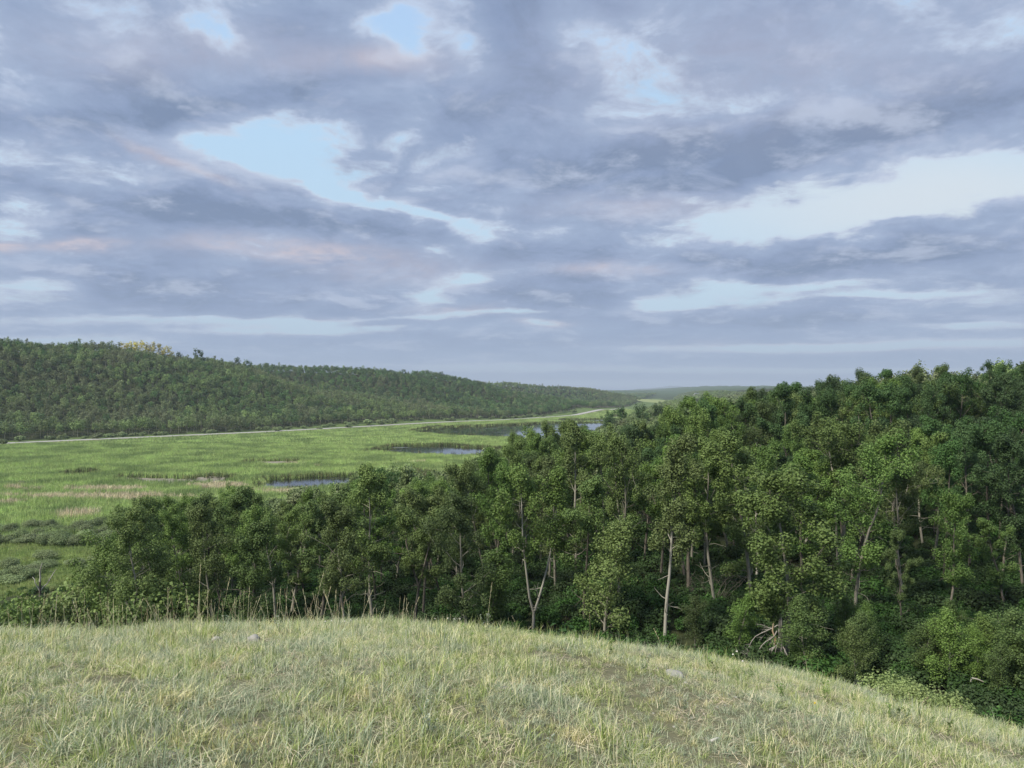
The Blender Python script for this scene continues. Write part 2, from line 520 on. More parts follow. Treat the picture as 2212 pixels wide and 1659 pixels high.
def grass_mat():
    m, t, p, out = material('hill_grass')
    g = t.new('ShaderNodeNewGeometry')
    oi = t.new('ShaderNodeObjectInfo')
    rnd = g.outputs['Random Per Island']
    green = t.ramp(rnd, [(0, (.12, .18, .045, 1)), (.4, (.30, .38, .11, 1)), (.75, (.50, .57, .22, 1)), (.88, (.70, .66, .38, 1)), (1, (.84, .78, .52, 1))])
    blue = t.ramp(rnd, [(0, (.14, .18, .11, 1)), (.45, (.32, .39, .25, 1)), (.82, (.50, .56, .39, 1)), (1, (.78, .74, .54, 1))])
    straw = t.ramp(rnd, [(0, (.32, .30, .12, 1)), (.5, (.52, .50, .22, 1)), (1, (.86, .78, .48, 1))])
    nz = t.noise(g.outputs['Position'], .9, 5, .7)
    nz2 = t.noise(t.vmath('ADD', g.outputs['Position'], (31, 7, 0)), 1.5, 5, .7)
    v = t.math('ADD', nz, t.math('MULTIPLY', t.math('SUBTRACT', oi.outputs['Random'], .5), .35))
    c = t.mix(t.smooth(v, .40, .60), green, blue)
    v2 = t.math('ADD', nz2, t.math('MULTIPLY', t.math('SUBTRACT', t.math('FRACT', t.math('MULTIPLY', oi.outputs['Random'], 9.7)), .5), .35))
    c = t.mix(t.smooth(v2, .61, .76), c, straw)
    c = t.vmath('SCALE', c, scale=1.12)
    t.l.new(c, p.inputs['Base Color'])
    p.inputs['Roughness'].default_value = .55
    p.inputs['Specular IOR Level'].default_value = .3
    tr = t.new('ShaderNodeBsdfTranslucent')
    t.l.new(c, tr.inputs[0])
    mx = t.new('ShaderNodeMixShader'); mx.inputs[0].default_value = .3
    t.l.new(p.outputs[0], mx.inputs[1]); t.l.new(tr.outputs[0], mx.inputs[2])
    t.l.new(mx.outputs[0], out.inputs[0])
    return m


M['grass'] = grass_mat()


def simple(name, col, rough=.8, nscale=None, col2=None, stretch=(1, 1, 1), lo=.4, hi=.6, bump=0):
    m, t, p, out = material(name)
    if nscale:
        co = t.new('ShaderNodeTexCoord').outputs['Object']
        v = t.vmath('MULTIPLY', co, stretch)
        nz = t.noise(v, nscale, 5, .6)
        c = t.mix(t.smooth(nz, lo, hi), col, col2)
        t.l.new(c, p.inputs['Base Color'])
        if bump:
            b = t.new('ShaderNodeBump')
            b.inputs['Strength'].default_value = bump
            t.l.new(nz, b.inputs['Height']); t.l.new(b.outputs[0], p.inputs['Normal'])
    else:
        p.inputs['Base Color'].default_value = col
    p.inputs['Roughness'].default_value = rough
    return m


M['bark'] = simple('aspen_bark', (.27, .255, .205, 1), .85, 6.0, (.16, .14, .11, 1), (1.2, 1.2, .35), .50, .68, .3)
M['pale_bark'] = simple('pale_bark', (.35, .335, .28, 1), .85, 6.0, (.20, .18, .14, 1), (1.2, 1.2, .35), .52, .70, .3)
M['grey_bark'] = simple('grey_bark', (.17, .15, .12, 1), .9, 5.0, (.08, .07, .055, 1), (1.5, 1.5, .4), .42, .62, .3)
M['dead_wood'] = simple('dead_wood', (.36, .34, .31, 1), .85, 4.0, (.26, .23, .20, 1), (3, 3, .4), .42, .6, .3)
M['white_wood'] = simple('white_wood', (.52, .49, .43, 1), .8, 5.0, (.40, .36, .30, 1), (1, 1, .3), .5, .68, .2)
M['charred'] = simple('charred_bark', (.055, .05, .045, 1), .9, 4.0, (.32, .30, .27, 1), (3, 3, .35), .42, .62, .5)
M['orange_wood'] = simple('broken_wood', (.36, .24, .13, 1), .8, 6, (.46, .36, .24, 1), (2, 2, .3))
M['straw'] = simple('straw', (.72, .65, .40, 1), .7, 30, (.86, .80, .56, 1))
M['brown_straw'] = simple('brown_straw', (.38, .28, .18, 1), .7, 30, (.54, .43, .30, 1))
M['stone'] = simple('stone', (.33, .32, .28, 1), .9, 14, (.30, .29, .27, 1), (1, 1, 1), .45, .65, .4)
M['bone'] = simple('bleached_stick', (.55, .53, .47, 1), .7, 20, (.60, .57, .50, 1))
M['gravel'] = simple('road_gravel', (.50, .49, .47, 1), .95, .6, (.38, .37, .35, 1))
M['wall_white'] = simple('wall_white', (.78, .78, .76, 1), .7)
M['roof_grey'] = simple('roof_grey', (.55, .56, .58, 1), .6)
M['glass_dark'] = simple('glass_dark', (.03, .04, .05, 1), .15)
M['petal'] = simple('petal_white', (.82, .80, .74, 1), .6)
M['petal_yellow'] = simple('petal_yellow', (.80, .62, .08, 1), .6)
M['stem_green'] = simple('stem_green', (.16, .24, .07, 1), .7)
M['mud'] = simple('mud', (.30, .27, .21, 1), .7, .8, (.20, .18, .13, 1))


def water_mat():
    m, t, p, out = material('pond_water')
    p.inputs['Base Color'].default_value = (.012, .014, .010, 1)
    p.inputs['Roughness'].default_value = .04
    p.inputs['IOR'].default_value = 1.33
    co = t.new('ShaderNodeNewGeometry').outputs['Position']
    nz = t.noise(t.vmath('MULTIPLY', co, (1, .5, 1)), 1.2, 3, .5)
    b = t.new('ShaderNodeBump'); b.inputs['Strength'].default_value = .012; b.inputs['Distance'].default_value = .05
    t.l.new(nz, b.inputs['Height']); t.l.new(b.outputs[0], p.inputs['Normal'])
    # patches of floating weed
    wd = t.noise(t.vmath('MULTIPLY', co, (.5, 1, 1)), .09, 5, .7)
    c = t.mix(t.smooth(wd, .60, .68), (.012, .014, .010, 1), (.10, .11, .06, 1))
    t.l.new(c, p.inputs['Base Color'])
    r = t.smooth(wd, .60, .68, .04, .4)
    t.l.new(r, p.inputs['Roughness'])
    return m


M['water'] = water_mat()


def ground_mat():
    m, t, p, out = material('ground')
    at = t.new('ShaderNodeAttribute'); at.attribute_name = 'soil'
    pos = t.new('ShaderNodeNewGeometry').outputs['Position']
    a = t.noise(pos, .05, 5, .6); b = t.noise(pos, 1.1, 6, .7); c3 = t.noise(pos, 22.0, 5, .7)
    k = t.math('ADD', t.math('ADD', t.math('MULTIPLY', a, .45), t.math('MULTIPLY', b, .55)), t.math('MULTIPLY', c3, .6))
    k = t.math('ADD', k, .20)
    c = t.vmath('SCALE', at.outputs['Color'], scale=k)
    t.l.new(c, p.inputs['Base Color'])
    p.inputs['Roughness'].default_value = .95
    p.inputs['Specular IOR Level'].default_value = .1
    bp = t.new('ShaderNodeBump'); bp.inputs['Strength'].default_value = .5; bp.inputs['Distance'].default_value = .03
    t.l.new(c3, bp.inputs['Height']); t.l.new(bp.outputs[0], p.inputs['Normal'])
    return m


M['ground'] = ground_mat()

# ------------------------------------------------------------------ ground sheet
def zones(x, y):
    """real cover of the ground by place: soil colour per point, plus masks"""
    P = np.stack([x, y], 1)
    d, s, _ = poly_dist(P, EDGE)
    rd, rside, _ = poly_dist(P, ROAD)
    h = height(x, y)
    r = np.hypot(x, y)
    right_bank = s > 0
    marsh = (~right_bank) & (rside > 0) & (rd > np.where(y > 600, 5.0, 8.5)) & (h < 4)
    return d, s, rd, rside, h, r, marsh


azf = np.concatenate([np.linspace(-math.pi, -1.0, 60)[:-1], np.linspace(-1.0, 1.0, 560), np.linspace(1.0, math.pi, 60)[1:]])
rr = np.concatenate([[.25], .5 * 1.027 ** np.arange(1, 420)])
rr = rr[rr < 32000]
AA, RR = np.meshgrid(azf, rr, indexing='ij')
gx = (RR * np.sin(AA)).ravel(); gy = (RR * np.cos(AA)).ravel()
d_, s_, rd_, rs_, gh, gr, marsh_ = zones(gx, gy)
soil = np.zeros((len(gx), 4), np.float32); soil[:, 3] = 1
soil[:, :3] = (.045, .055, .025)                                             # forest floor
far = sstep(1800, 3000, gr)[:, None]
soil[:, :3] = soil[:, :3] * (1 - far) + np.array([.075, .11, .055]) * far     # distant wooded farmland
soil[marsh_, :3] = (.14, .20, .065)
low = (s_ <= 0) & (gr < 170)
soil[low, :3] = (.15, .21, .06)
bank = (s_ > 0) & (d_ < 14) & (gr < 170)
soil[bank, :3] = (.13, .18, .055)
verge = (rd_ < 26) & (gh < 6)
soil[verge, :3] = (.12, .17, .06)
kn = gr < 27
soil[kn, :3] = (.17, .165, .10)
mead = np.exp(-((gx - 300) / 75) ** 2 - ((gy - 1730) / 130) ** 2) > .4
soil[mead, :3] = (.26, .30, .12)
fld = np.exp(-((gx - 128) / 36) ** 2 - ((gy - 262) / 30) ** 2) > .4
soil[fld, :3] = (.28, .30, .13)
nA, nR = AA.shape
idx = np.arange(nA * nR).reshape(nA, nR)
F = np.stack([idx[:-1, :-1], idx[:-1, 1:], idx[1:, 1:], idx[1:, :-1]], -1).reshape(-1, 4)[:, ::-1]
# close the seam behind the camera
Fs = np.stack([idx[-1, :-1], idx[-1, 1:], idx[0, 1:], idx[0, :-1]], -1)[:, ::-1]
cen = len(gx)
fan = np.stack([idx[:-1, 0], idx[1:, 0], np.full(nA - 1, cen)], -1)[:, ::-1]
GV = np.concatenate([np.stack([gx, gy, gh], 1), [[0, 0, h1(0, 0)]]])
soil = np.concatenate([soil, [[.2, .185, .12, 1]]])
me = mesh_np('ground', GV, [np.concatenate([F, Fs]), fan], M['ground'], True, {'soil': ('FLOAT_COLOR', soil)})
tag(link('ground', me), kind='structure')

# ------------------------------------------------------------------ road
def resample(L, step):
    seg = np.hypot(*np.diff(L, axis=0).T); s = np.concatenate([[0], np.cumsum(seg)])
    q = np.arange(0, s[-1], step)
    return np.stack([np.interp(q, s, L[:, 0]), np.interp(q, s, L[:, 1])], 1)


rp = resample(ROAD[1:8], 6.0)
for _ in range(6):
    rp[1:-1] = (rp[:-2] + rp[1:-1] * 2 + rp[2:]) / 4
tn = np.gradient(rp, axis=0); tn /= np.linalg.norm(tn, axis=1)[:, None]
nm = np.stack([tn[:, 1], -tn[:, 0]], 1)
offs = [(-7.5, -.4), (-3.9, .55), (-3.5, .6), (3.5, .6), (3.9, .55), (7.5, -.4)]
V = np.concatenate([np.concatenate([rp + nm * o, (height(rp[:, 0], rp[:, 1]) + dz)[:, None]], 1) for o, dz in offs])
n = len(rp)
F = []
for k in range(len(offs) - 1):
    i = np.arange(n - 1)
    F.append(np.stack([k * n + i, (k + 1) * n + i, (k + 1) * n + i + 1, k * n + i + 1], -1))
m_road, t, p, out = material('road_surface')
pos = t.new('ShaderNodeNewGeometry')
nz = t.noise(pos.outputs['Position'], .5, 5, .6)
c = t.mix(t.smooth(nz, .35, .65), (.42, .41, .39, 1), (.33, .32, .30, 1))
t.l.new(c, p.inputs['Base Color']); p.inputs['Roughness'].default_value = .95
me = mesh_np('road', V, F[1:4], m_road, True)
tag(link('road', me), kind='structure')
me = mesh_np('road_bank', V, [F[0], F[4]], simple('bank_soil', (.16, .19, .08, 1), .95, .5, (.22, .21, .12, 1)), True)
tag(link('road_bank', me), kind='structure')

# ------------------------------------------------------------------ ponds
def blob_outline(pts, step=1.5, amp=.9, seed=0):
    rs = np.random.RandomState(seed)
    L = np.array(list(pts) + [pts[0]], float)
    q = resample(L, step)
    for _ in range(4):
        q = (np.roll(q, 1, 0) + 2 * q + np.roll(q, -1, 0)) / 4
    nzv = np.convolve(np.tile(rs.normal(size=len(q)), 3), np.ones(4) / 4, 'same')[len(q):2 * len(q)]
    c = q.mean(0)
    dv = q - c; dv /= np.linalg.norm(dv, axis=1)[:, None]
    return q + dv * nzv[:, None] * amp * 2


PONDS = {
    'near': [(-66, 198), (-56, 192), (-50, 199), (-42, 203), (-36, 200), (-28, 206), (-25, 228), (-32, 236), (-42, 224), (-50, 219), (-58, 222), (-70, 210)],
    'middle': [(-60, 312), (-40, 302), (-22, 294), (-8, 300), (-6, 330), (-20, 338), (-30, 352), (-54, 348)],
    'large': [(-66, 480), (-40, 440), (-22, 428), (4, 416), (8, 382), (20, 374), (36, 380), (48, 410), (60, 450), (76, 480), (90, 560), (74, 622), (30, 612), (0, 575), (-24, 555), (-52, 540)],
    'strip': [(40, 655), (70, 640), (98, 650), (105, 690), (80, 700), (50, 690)],
    'right': [(100, 752), (118, 745), (124, 790), (112, 810), (100, 790)],
    'puddle': [(-136, 228), (-131, 225), (-129, 231), (-134, 234)],
}
MUDS = {
    'mud_long': [(-112, 212), (-96, 205), (-80, 210), (-82, 218), (-100, 216), (-114, 220)],
    'mud_round': [(-93, 214), (-84, 211), (-80, 218), (-90, 223)],
    'mud_far': [(-95, 262), (-82, 262), (-76, 270), (-92, 271)],
}


def inside(x, y, poly):
    c = np.zeros(len(x), bool); n = len(poly)
    for i in range(n):
        x0, y0 = poly[i]; x1, y1 = poly[(i + 1) % n]
        m = ((y0 > y) != (y1 > y)) & (x < (x1 - x0) * (y - y0) / ((y1 - y0) if y1 != y0 else 1e-9) + x0)
        c ^= m
    return c


OUTL = {}
for k, (nmz, pts) in enumerate(list(PONDS.items()) + list(MUDS.items())):
    o = blob_outline(pts, 1.5, .8 if nmz != 'puddle' else .15, k)
    OUTL[nmz] = o
    import bmesh
    bm = bmesh.new()
    zt = .06 + (.02 if nmz == 'mud_round' else 0)
    f = bm.faces.new([bm.verts.new((a, b, zt)) for a, b in o])
    if f.calc_area() and f.normal.z < 0:
        f.normal_flip()
    bmesh.ops.triangulate(bm, faces=bm.faces[:])
    me = bpy.data.meshes.new('pond')
    bm.to_mesh(me); bm.free()
    me.materials.append(M['mud'] if nmz.startswith('mud') else M['water'])
    tag(link('mud_flat' if nmz.startswith('mud') else 'pond', me), kind='structure')


# ------------------------------------------------------------------ scatter (stuff only)
def scatter_group():
    ng = bpy.data.node_groups.new('scatter', 'GeometryNodeTree')
    ng.interface.new_socket('Geometry', in_out='INPUT', socket_type='NodeSocketGeometry')
    ng.interface.new_socket('Collection', in_out='INPUT', socket_type='NodeSocketCollection')
    ng.interface.new_socket('Geometry', in_out='OUTPUT', socket_type='NodeSocketGeometry')
    N = ng.nodes; L = ng.links
    gi = N.new('NodeGroupInput'); go = N.new('NodeGroupOutput')
    ci = N.new('GeometryNodeCollectionInfo')
    ci.inputs['Separate Children'].default_value = True
    ci.inputs['Reset Children'].default_value = True
    L.new(gi.outputs[1], ci.inputs['Collection'])
    iop = N.new('GeometryNodeInstanceOnPoints')
    iop.inputs['Pick Instance'].default_value = True
    L.new(gi.outputs[0], iop.inputs['Points']); L.new(ci.outputs[0], iop.inputs['Instance'])

    def attr(nm, dt):
        a = N.new('GeometryNodeInputNamedAttribute'); a.data_type = dt
        a.inputs['Name'].default_value = nm
        return a.outputs[0]
    L.new(attr('pick', 'INT'), iop.inputs['Instance Index'])
    L.new(attr('rot', 'FLOAT_VECTOR'), iop.inputs['Rotation'])
    L.new(attr('scl', 'FLOAT_VECTOR'), iop.inputs['Scale'])
    L.new(iop.outputs[0], go.inputs[0])
    return ng


NG = scatter_group()


def scatter(name, label, P, variants, scl, rs, tilt=.06, kind='stuff', pick=None):
    n = len(P)
    me = bpy.data.meshes.new(name)
    me.vertices.add(n); me.vertices.foreach_set('co', np.asarray(P, np.float32).ravel())
    a = me.attributes.new('pick', 'INT', 'POINT')
    a.data.foreach_set('value', (rs.randint(0, len(variants), n) if pick is None else pick).astype(np.int32))
    rot = np.stack([rs.normal(0, tilt, n), rs.normal(0, tilt, n), rs.uniform(0, 6.283, n)], 1)
    a = me.attributes.new('rot', 'FLOAT_VECTOR', 'POINT'); a.data.foreach_set('vector', rot.astype(np.float32).ravel())
    scl = np.asarray(scl, np.float32)
    if scl.ndim == 1:
        scl = np.repeat(scl[:, None], 3, 1)
    a = me.attributes.new('scl', 'FLOAT_VECTOR', 'POINT'); a.data.foreach_set('vector', scl.ravel())
    coll = bpy.data.collections.new(name + '_kinds')
    for i, v in enumerate(variants):
        coll.objects.link(bpy.data.objects.new('%s_kind_%02d' % (name, i), v))
    o = link(name, me)
    md = o.modifiers.new('scatter', 'NODES')
    md.node_group = NG
    md[[s.identifier for s in NG.interface.items_tree if s.name == 'Collection'][0]] = coll
    tag(o, label=label, kind=kind)
    return o


def jitter_grid(x0, x1, y0, y1, s, rs, j=.42):
    X, Y = np.meshgrid(np.arange(x0, x1, s), np.arange(y0, y1, s))
    X = X.ravel() + rs.uniform(-j, j, X.size) * s; Y = Y.ravel() + rs.uniform(-j, j, Y.size) * s
    return X, Y


# ------------------------------------------------------------------ trees
def tree_mesh(seed, H=10., spread=2.6, cb=.30, leaf=.12, nleaf=9000, fork=0.0, lean=.0, bark=None, leafm=None, bare=0, wig=.35, gap=0.0, shape='aspen', clump=.55, trunkr=None, kt=8):
    """(trunk mesh, crown mesh): tapered trunk with limbs; leaves gathered in clumps along the limbs"""
    rs = np.random.RandomState(seed)
    wood = Geo(); clumps = []
    r0 = trunkr or .0075 * H + .012

    def wander(p0, d0, L, n, w, up=0.0):
        pts = [np.array(p0, float)]; d = np.array(d0, float)
        for _ in range(n):
            d = d + rs.normal(0, w, 3) + np.array([0, 0, up])
            d /= np.linalg.norm(d)
            pts.append(pts[-1] + d * L / n)
        return np.array(pts)
    stems = []
    la = rs.uniform(0, 6.28)
    ld = np.array([math.cos(la) * lean, math.sin(la) * lean, 1.0])
    if fork:
        P = wander((0, 0, -.4), ld, H * fork + .4, 4, .04)
        wood.tube(P, np.linspace(r0 * 1.25, r0, len(P)), kt)
        for sgn in (-1, 1, ) if fork < .4 else (-1, 1):
            dd = np.array([sgn * .36, rs.uniform(-.1, .1), 1.0])
            Q = wander(P[-1], dd, H * (1 - fork) * (1.0 if sgn < 0 else .93), 9, .07, .05)
            stems.append((Q, r0 * .72, fork))
    else:
        P = wander((0, 0, -.4), ld, H * .97 + .4, 11, .055 * wig / .35, .03)
        stems.append((P, r0, 0.0))
    for Q, r, fk in stems:
        n = len(Q)
        rad = r * (1 - np.linspace(0, 1, n)) ** .75 + .012
        wood.tube(Q, rad, kt)
        t0 = max(cb, fk + .05)
        hq = (Q[:, 2] - 0) / H
        nb = int(rs.choice([14, 17, 20]) if not fk else 12)
        for b in range(nb):
            hh = t0 + (1 - t0) * (b + rs.uniform(0, .8)) / nb * .97
            pz = hh * H
            p = np.array([np.interp(pz, Q[:, 2], Q[:, k]) for k in range(3)])
            rel = (hh - t0) / (1 - t0)
            if shape == 'aspen':
                prof = math.sin(math.pi * min(1, (rel * .80 + .16))) ** .7 * (1 - .35 * rel)
            elif shape == 'round':
                prof = math.sin(math.pi * min(1, rel * .72 + .26)) ** .6
            else:
                prof = 1.0 - .8 * rel
            Lb = spread * prof * rs.uniform(.4, 1.35)
            az = b * 2.4 + rs.uniform(-.5, .5)
            el = rs.uniform(.40, 1.05)
            d = np.array([math.cos(az) * math.cos(el), math.sin(az) * math.cos(el), math.sin(el)])
            B = wander(p, d, Lb, 5, .16, .05)
            rb = max(.014, np.interp(pz, Q[:, 2], rad) * .42)
            wood.tube(B, np.linspace(rb, .008, len(B)), 4 if kt > 4 else 3)
            if rs.rand() < gap:
                continue
            ends = [(B[-1], 1.0), (B[3], .85)]
            for q in range(2):
                i = rs.randint(1, 5)
                sd_ = d + rs.normal(0, .6, 3); sd_[2] = abs(sd_[2]) * .6
                sd_ /= np.linalg.norm(sd_)
                C = wander(B[i], sd_, Lb * rs.uniform(.35, .6), 3, .2, .05)
                wood.tube(C, np.linspace(rb * .5, .006, len(C)), 3)
                ends.append((C[-1], .85))
            for e, kk in ends:
                clumps.append((e, clump * kk * rs.uniform(.7, 1.25)))
        clumps.append((Q[-1], clump * .8)); clumps.append((Q[-2], clump * .9))
    for _ in range(bare):     # dead lower branches
        Q, r, _f = stems[rs.randint(len(stems))]
        hh = rs.uniform(.12, cb + .15) * H
        p = np.array([np.interp(hh, Q[:, 2], Q[:, k]) for k in range(3)])
        az = rs.uniform(0, 6.28)
        B = wander(p, (math.cos(az), math.sin(az), rs.uniform(-.1, .6)), spread * rs.uniform(.3, .7), 5, .25)
        wood.tube(B, np.linspace(.028, .006, 6), 4)
        C = wander(B[3], B[4] - B[2] + rs.normal(0, .3, 3), spread * .25, 3, .25)
        wood.tube(C, np.linspace(.014, .005, 4), 3)
    crown = None
    if nleaf:
        C = np.array([c for c, _ in clumps]); R = np.array([q for _, q in clumps])
        wgt = R ** 2.2 / (R ** 2.2).sum()
        pick = rs.choice(len(C), nleaf, p=wgt)
        dv = rs.normal(size=(nleaf, 3)); dv /= np.linalg.norm(dv, axis=1)[:, None]
        rad = rs.uniform(0, 1, nleaf) ** .42
        off = dv * (rad * R[pick])[:, None] * np.array([.92, .92, 1.08])
        Pp = C[pick] + off
        Nn = dv * .8 + np.array([0, 0, .42]) + rs.normal(0, .50, (nleaf, 3))
        g = Geo(); g.leaves(Pp, Nn, leaf * rs.uniform(.65, 1.25, nleaf), rs)
        crown = g.mesh('crown', leafm or M['aspen_leaf'])
    return wood.mesh('trunk', bark or M['bark'], True), crown


NEAR = []
for i in range(12):
    rs = np.random.RandomState(100 + i)
    NEAR.append(tree_mesh(100 + i, 10, rs.uniform(1.9, 2.9), rs.uniform(.18, .42), .105, 14500, bark=M['bark'] if i % 3 == 0 else M['grey_bark'], leafm=M['aspen_leaf'] if i % 4 else M['olive_leaf'], bare=4 + i % 4,
                          lean=rs.uniform(0, .12), shape='aspen' if i % 3 else 'round', clump=rs.uniform(.40, .54), wig=rs.uniform(.3, .6), fork=.45 if i in (4, 9) else 0, gap=.05))
def recrown(tr, mat, bark='grey_bark'):
    a = tr[0].copy(); a.materials[0] = M[bark]
    b = tr[1].copy(); b.materials[0] = M[mat]
    return a, b


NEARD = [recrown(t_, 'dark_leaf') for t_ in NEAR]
NEARO = [recrown(t_, 'olive_leaf', 'bark') for t_ in NEAR]
FORK = tree_mesh(201, 9.5, 1.9, .42, .12, 13500, fork=.13, lean=.02, bare=7, clump=.50, leafm=M['olive_leaf'], bark=M['pale_bark'])
TALLT = tree_mesh(202, 12, 2.2, .38, .12, 14500, lean=.02, bare=6, clump=.52, wig=.3, leafm=M['olive_leaf'], bark=M['pale_bark'])
BIG = tree_mesh(203, 9.5, 2.7, .16, .115, 19000, lean=.03, bare=2, clump=.52, shape='aspen', leafm=M['olive_leaf'])
YOUNG = [tree_mesh(210 + i, 5, 1.25, .10, .085, 8500, lean=.05, bare=1, clump=.46, trunkr=.05, leafm=M['aspen_leaf'] if i else M['olive_leaf']) for i in range(3)]
SPARSE = tree_mesh(220, 8, 2.2, .35, .12, 2600, lean=.05, bare=6, clump=.42, bark=M['white_wood'], leafm=M['yellow_leaf'], gap=.5)
BUSHT = tree_mesh(221, 7, 3.1, .12, .13, 9500, clump=.6, shape='round', leafm=M['yellow_leaf'], trunkr=.09)
COTT = [tree_mesh(230 + i, 12, 3.8, .15, .30, 4200, clump=1.0, shape='round', leafm=M['dark_leaf']) for i in range(2)]
MID = [tree_mesh(240 + i, 9, 2.3, .30, .30, 1500, bare=1, clump=.72, kt=5, leafm=M['hill_leaf'], lean=.04) for i in range(6)]


def lod(seed, n=420, leaf=.50, mat='hill_leaf', cb=.50, h=7.2, spread=2.5, cl=1.1):
    rs = np.random.RandomState(seed)
    g = Geo()
    tk = Geo()
    tk.tube([(0, 0, -.5), (rs.uniform(-.2, .2), rs.uniform(-.2, .2), h * .5), (rs.uniform(-.3, .3), rs.uniform(-.3, .3), h * .9)], [.11, .08, .03], 4)
    nc = 13
    C = []; R = []
    for k in range(nc):
        rel = (k + .5) / nc
        z = h * (cb + (1 - cb) * rel)
        rr_ = spread * (math.sin(math.pi * min(1, rel * .52 + .30)) ** .7) * rs.uniform(.25, .85)
        a = k * 2.4 + rs.uniform(-.4, .4)
        C.append((rr_ * math.cos(a), rr_ * math.sin(a), z)); R.append(cl * rs.uniform(.75, 1.15))
    C = np.array(C); R = np.array(R)
    pick = rs.randint(0, nc, n)
    dv = rs.normal(size=(n, 3)); dv /= np.linalg.norm(dv, axis=1)[:, None]
    P = C[pick] + dv * (rs.uniform(0, 1, n) ** .4 * R[pick])[:, None]
    g.leaves(P, dv * .8 + np.array([0, 0, .4]) + rs.normal(0, .3, (n, 3)), leaf * rs.uniform(.6, 1.2, n), rs)
    cm = g.mesh('crown', M[mat]); tm = tk.mesh('trunk', M['bark'])
    # one mesh, two materials, for the wood that reads as a mass
    both = Geo(); both.V = tk.V + [v for v in g.V]; both.n = tk.n + g.n
    F4 = [f for f in tk.F4] + [f + tk.n for f in g.F4]
    ntr = sum(len(f) for f in tk.F4)
    me = mesh_np('tree', np.concatenate(both.V), [np.concatenate(F4)], M['bark'])
    me.materials.append(M[mat])
    mi = np.ones(len(me.polygons), np.int32); mi[:ntr] = 0
    me.polygons.foreach_set('material_index', mi)
    return me, tm, cm


HILL = [lod(300 + i) for i in range(7)]
def redo(me, mat):
    m2 = me.copy(); m2.materials[1] = M[mat]; return m2


HILLS = [lod(320 + i, 300, .45, 'hill_leaf', .5, 9.5, 1.3, .7) for i in range(2)]


def tree(kindname, meshes, x, y, z, scale, rz, label, group=None, sxy=None, cat='tree'):
    root = bpy.data.objects.new(kindname, None)
    root.empty_display_size = .3
    COL.objects.link(root)
    root.location = (x, y, z); root.rotation_euler = (0, 0, rz)
    s = sxy or scale
    root.scale = (s, s, scale)
    tag(root, label, cat, group)
    for nmz, me in zip(('trunk', 'crown'), meshes):
        if me is not None:
            link(nmz, me, root)
    return root


heroes = []


def hero(meshes, H0, px, ytop, label, D=None, ybase=None, width=None, rz=0.0, name='aspen_tree', wmul=1.0, cat='tree', group=None):
    if D is None:
        x, y, z = place_base(px, ybase)
    else:
        x, y, z = place(px, D)
    ztop = CAMZ + (HY - ytop) / F2 * y
    s = max(.25, (ztop - z) / H0)
    heroes.append((x, y, H0 * s))
    print('HERO', name, px, round(y, 1), 'h=%.1f' % (H0 * s), round(z, 1))
    return tree(name, meshes, x, y, z, s, rz, label, group, sxy=s ** .6 * wmul, cat=cat)


hero(FORK, 9.5, 1150, 1012, 'aspen whose pale trunk forks low into two stems, just past the grassy crest', ybase=1372, wmul=1.0)
hero(TALLT, 12, 1437, 945, 'tall straight aspen with a long pale bare lower trunk, right of the forked aspen', ybase=1398, rz=1.0)
hero(BIG, 9.5, 1695, 1036, 'broad bright leafy tree rising behind the broken charred trunk', ybase=1436, rz=2, wmul=1.3)
hero(YOUNG[0], 5, 1300, 1130, 'bushy light green young aspen between the forked aspen and the tall straight one', ybase=1388, wmul=1.35)
hero(YOUNG[1], 5, 1060, 1195, 'leafy young aspen at the left foot of the forked aspen', ybase=1365, wmul=1.5)
hero(NEAR[1], 10, 1945, 1150, 'slender slanting aspen with a thin pale trunk near the open ravine', ybase=1365, rz=.5, wmul=.75)
hero(NEAR[2], 10, 2048, 1075, 'aspen with a pale straight trunk standing alone in front of the dark right-hand wood', ybase=1368, rz=3.5, wmul=.9)
hero(NEAR[5], 10, 2170, 1120, 'aspen at the right margin of the photo above the green brush', ybase=1330, rz=2.2)
hero(NEARO[7], 10, 812, 1015, 'aspen with a grey trunk leaning left behind the hilltop grass stalks', D=48, rz=1.2)
hero(NEAR[3], 10, 1010, 1075, 'aspen left of the forked aspen with a short pale leaning lower trunk', D=44, rz=2.5)
hero(NEAR[4], 10, 912, 1065, 'twin-stemmed aspen between the leaning grey trunk and the forked aspen', D=52, rz=.3)
hero(NEAR[6], 10, 735, 1056, 'round-headed dark aspen just left of the leaning grey trunk', D=55, rz=.9)
hero(NEAR[8], 10, 640, 1064, 'dark aspen standing behind the tallest clump of crest stalks', D=60, rz=4)
hero(NEAR[10], 10, 548, 1060, 'aspen with bare white forked twigs above the crest grass', D=62, rz=1.9)
hero(NEAR[11], 10, 480, 1075, 'aspen of the wood seen directly above the single tallest grass stalk', D=64, rz=5)
hero(NEAR[0], 10, 395, 1082, 'aspen near the marsh end of the wood, second tree in from its left end', D=70, rz=2)
hero(NEAR[9], 10, 305, 1098, 'leftmost full-grown aspen of the near wood, beside the marsh', D=70, rz=2.7)
hero(BUSHT, 7, 240, 1192, 'low spreading yellow-green tree at the left end of the wood', D=52, rz=1)
hero(NEARO[5], 10, 1240, 912, 'tallest aspen rising against the marsh pond at the middle of the wood', D=62, rz=.8, wmul=1.15)
hero(NEARO[2], 10, 1185, 935, 'aspen crown just left of the one that rises highest against the pond', D=66, rz=3)
hero(NEARO[8], 10, 1300, 945, 'aspen crown just right of the one that rises highest against the pond', D=64, rz=5)
hero(NEAR[1], 10, 1510, 868, 'tall aspen whose crown meets the sky left of the distant white farmhouse hill', D=92, rz=5, wmul=1.1)
hero(NEAR[10], 10, 1645, 838, 'skyline aspen with a rounded double top on the right-hand rise', D=100, rz=.7)
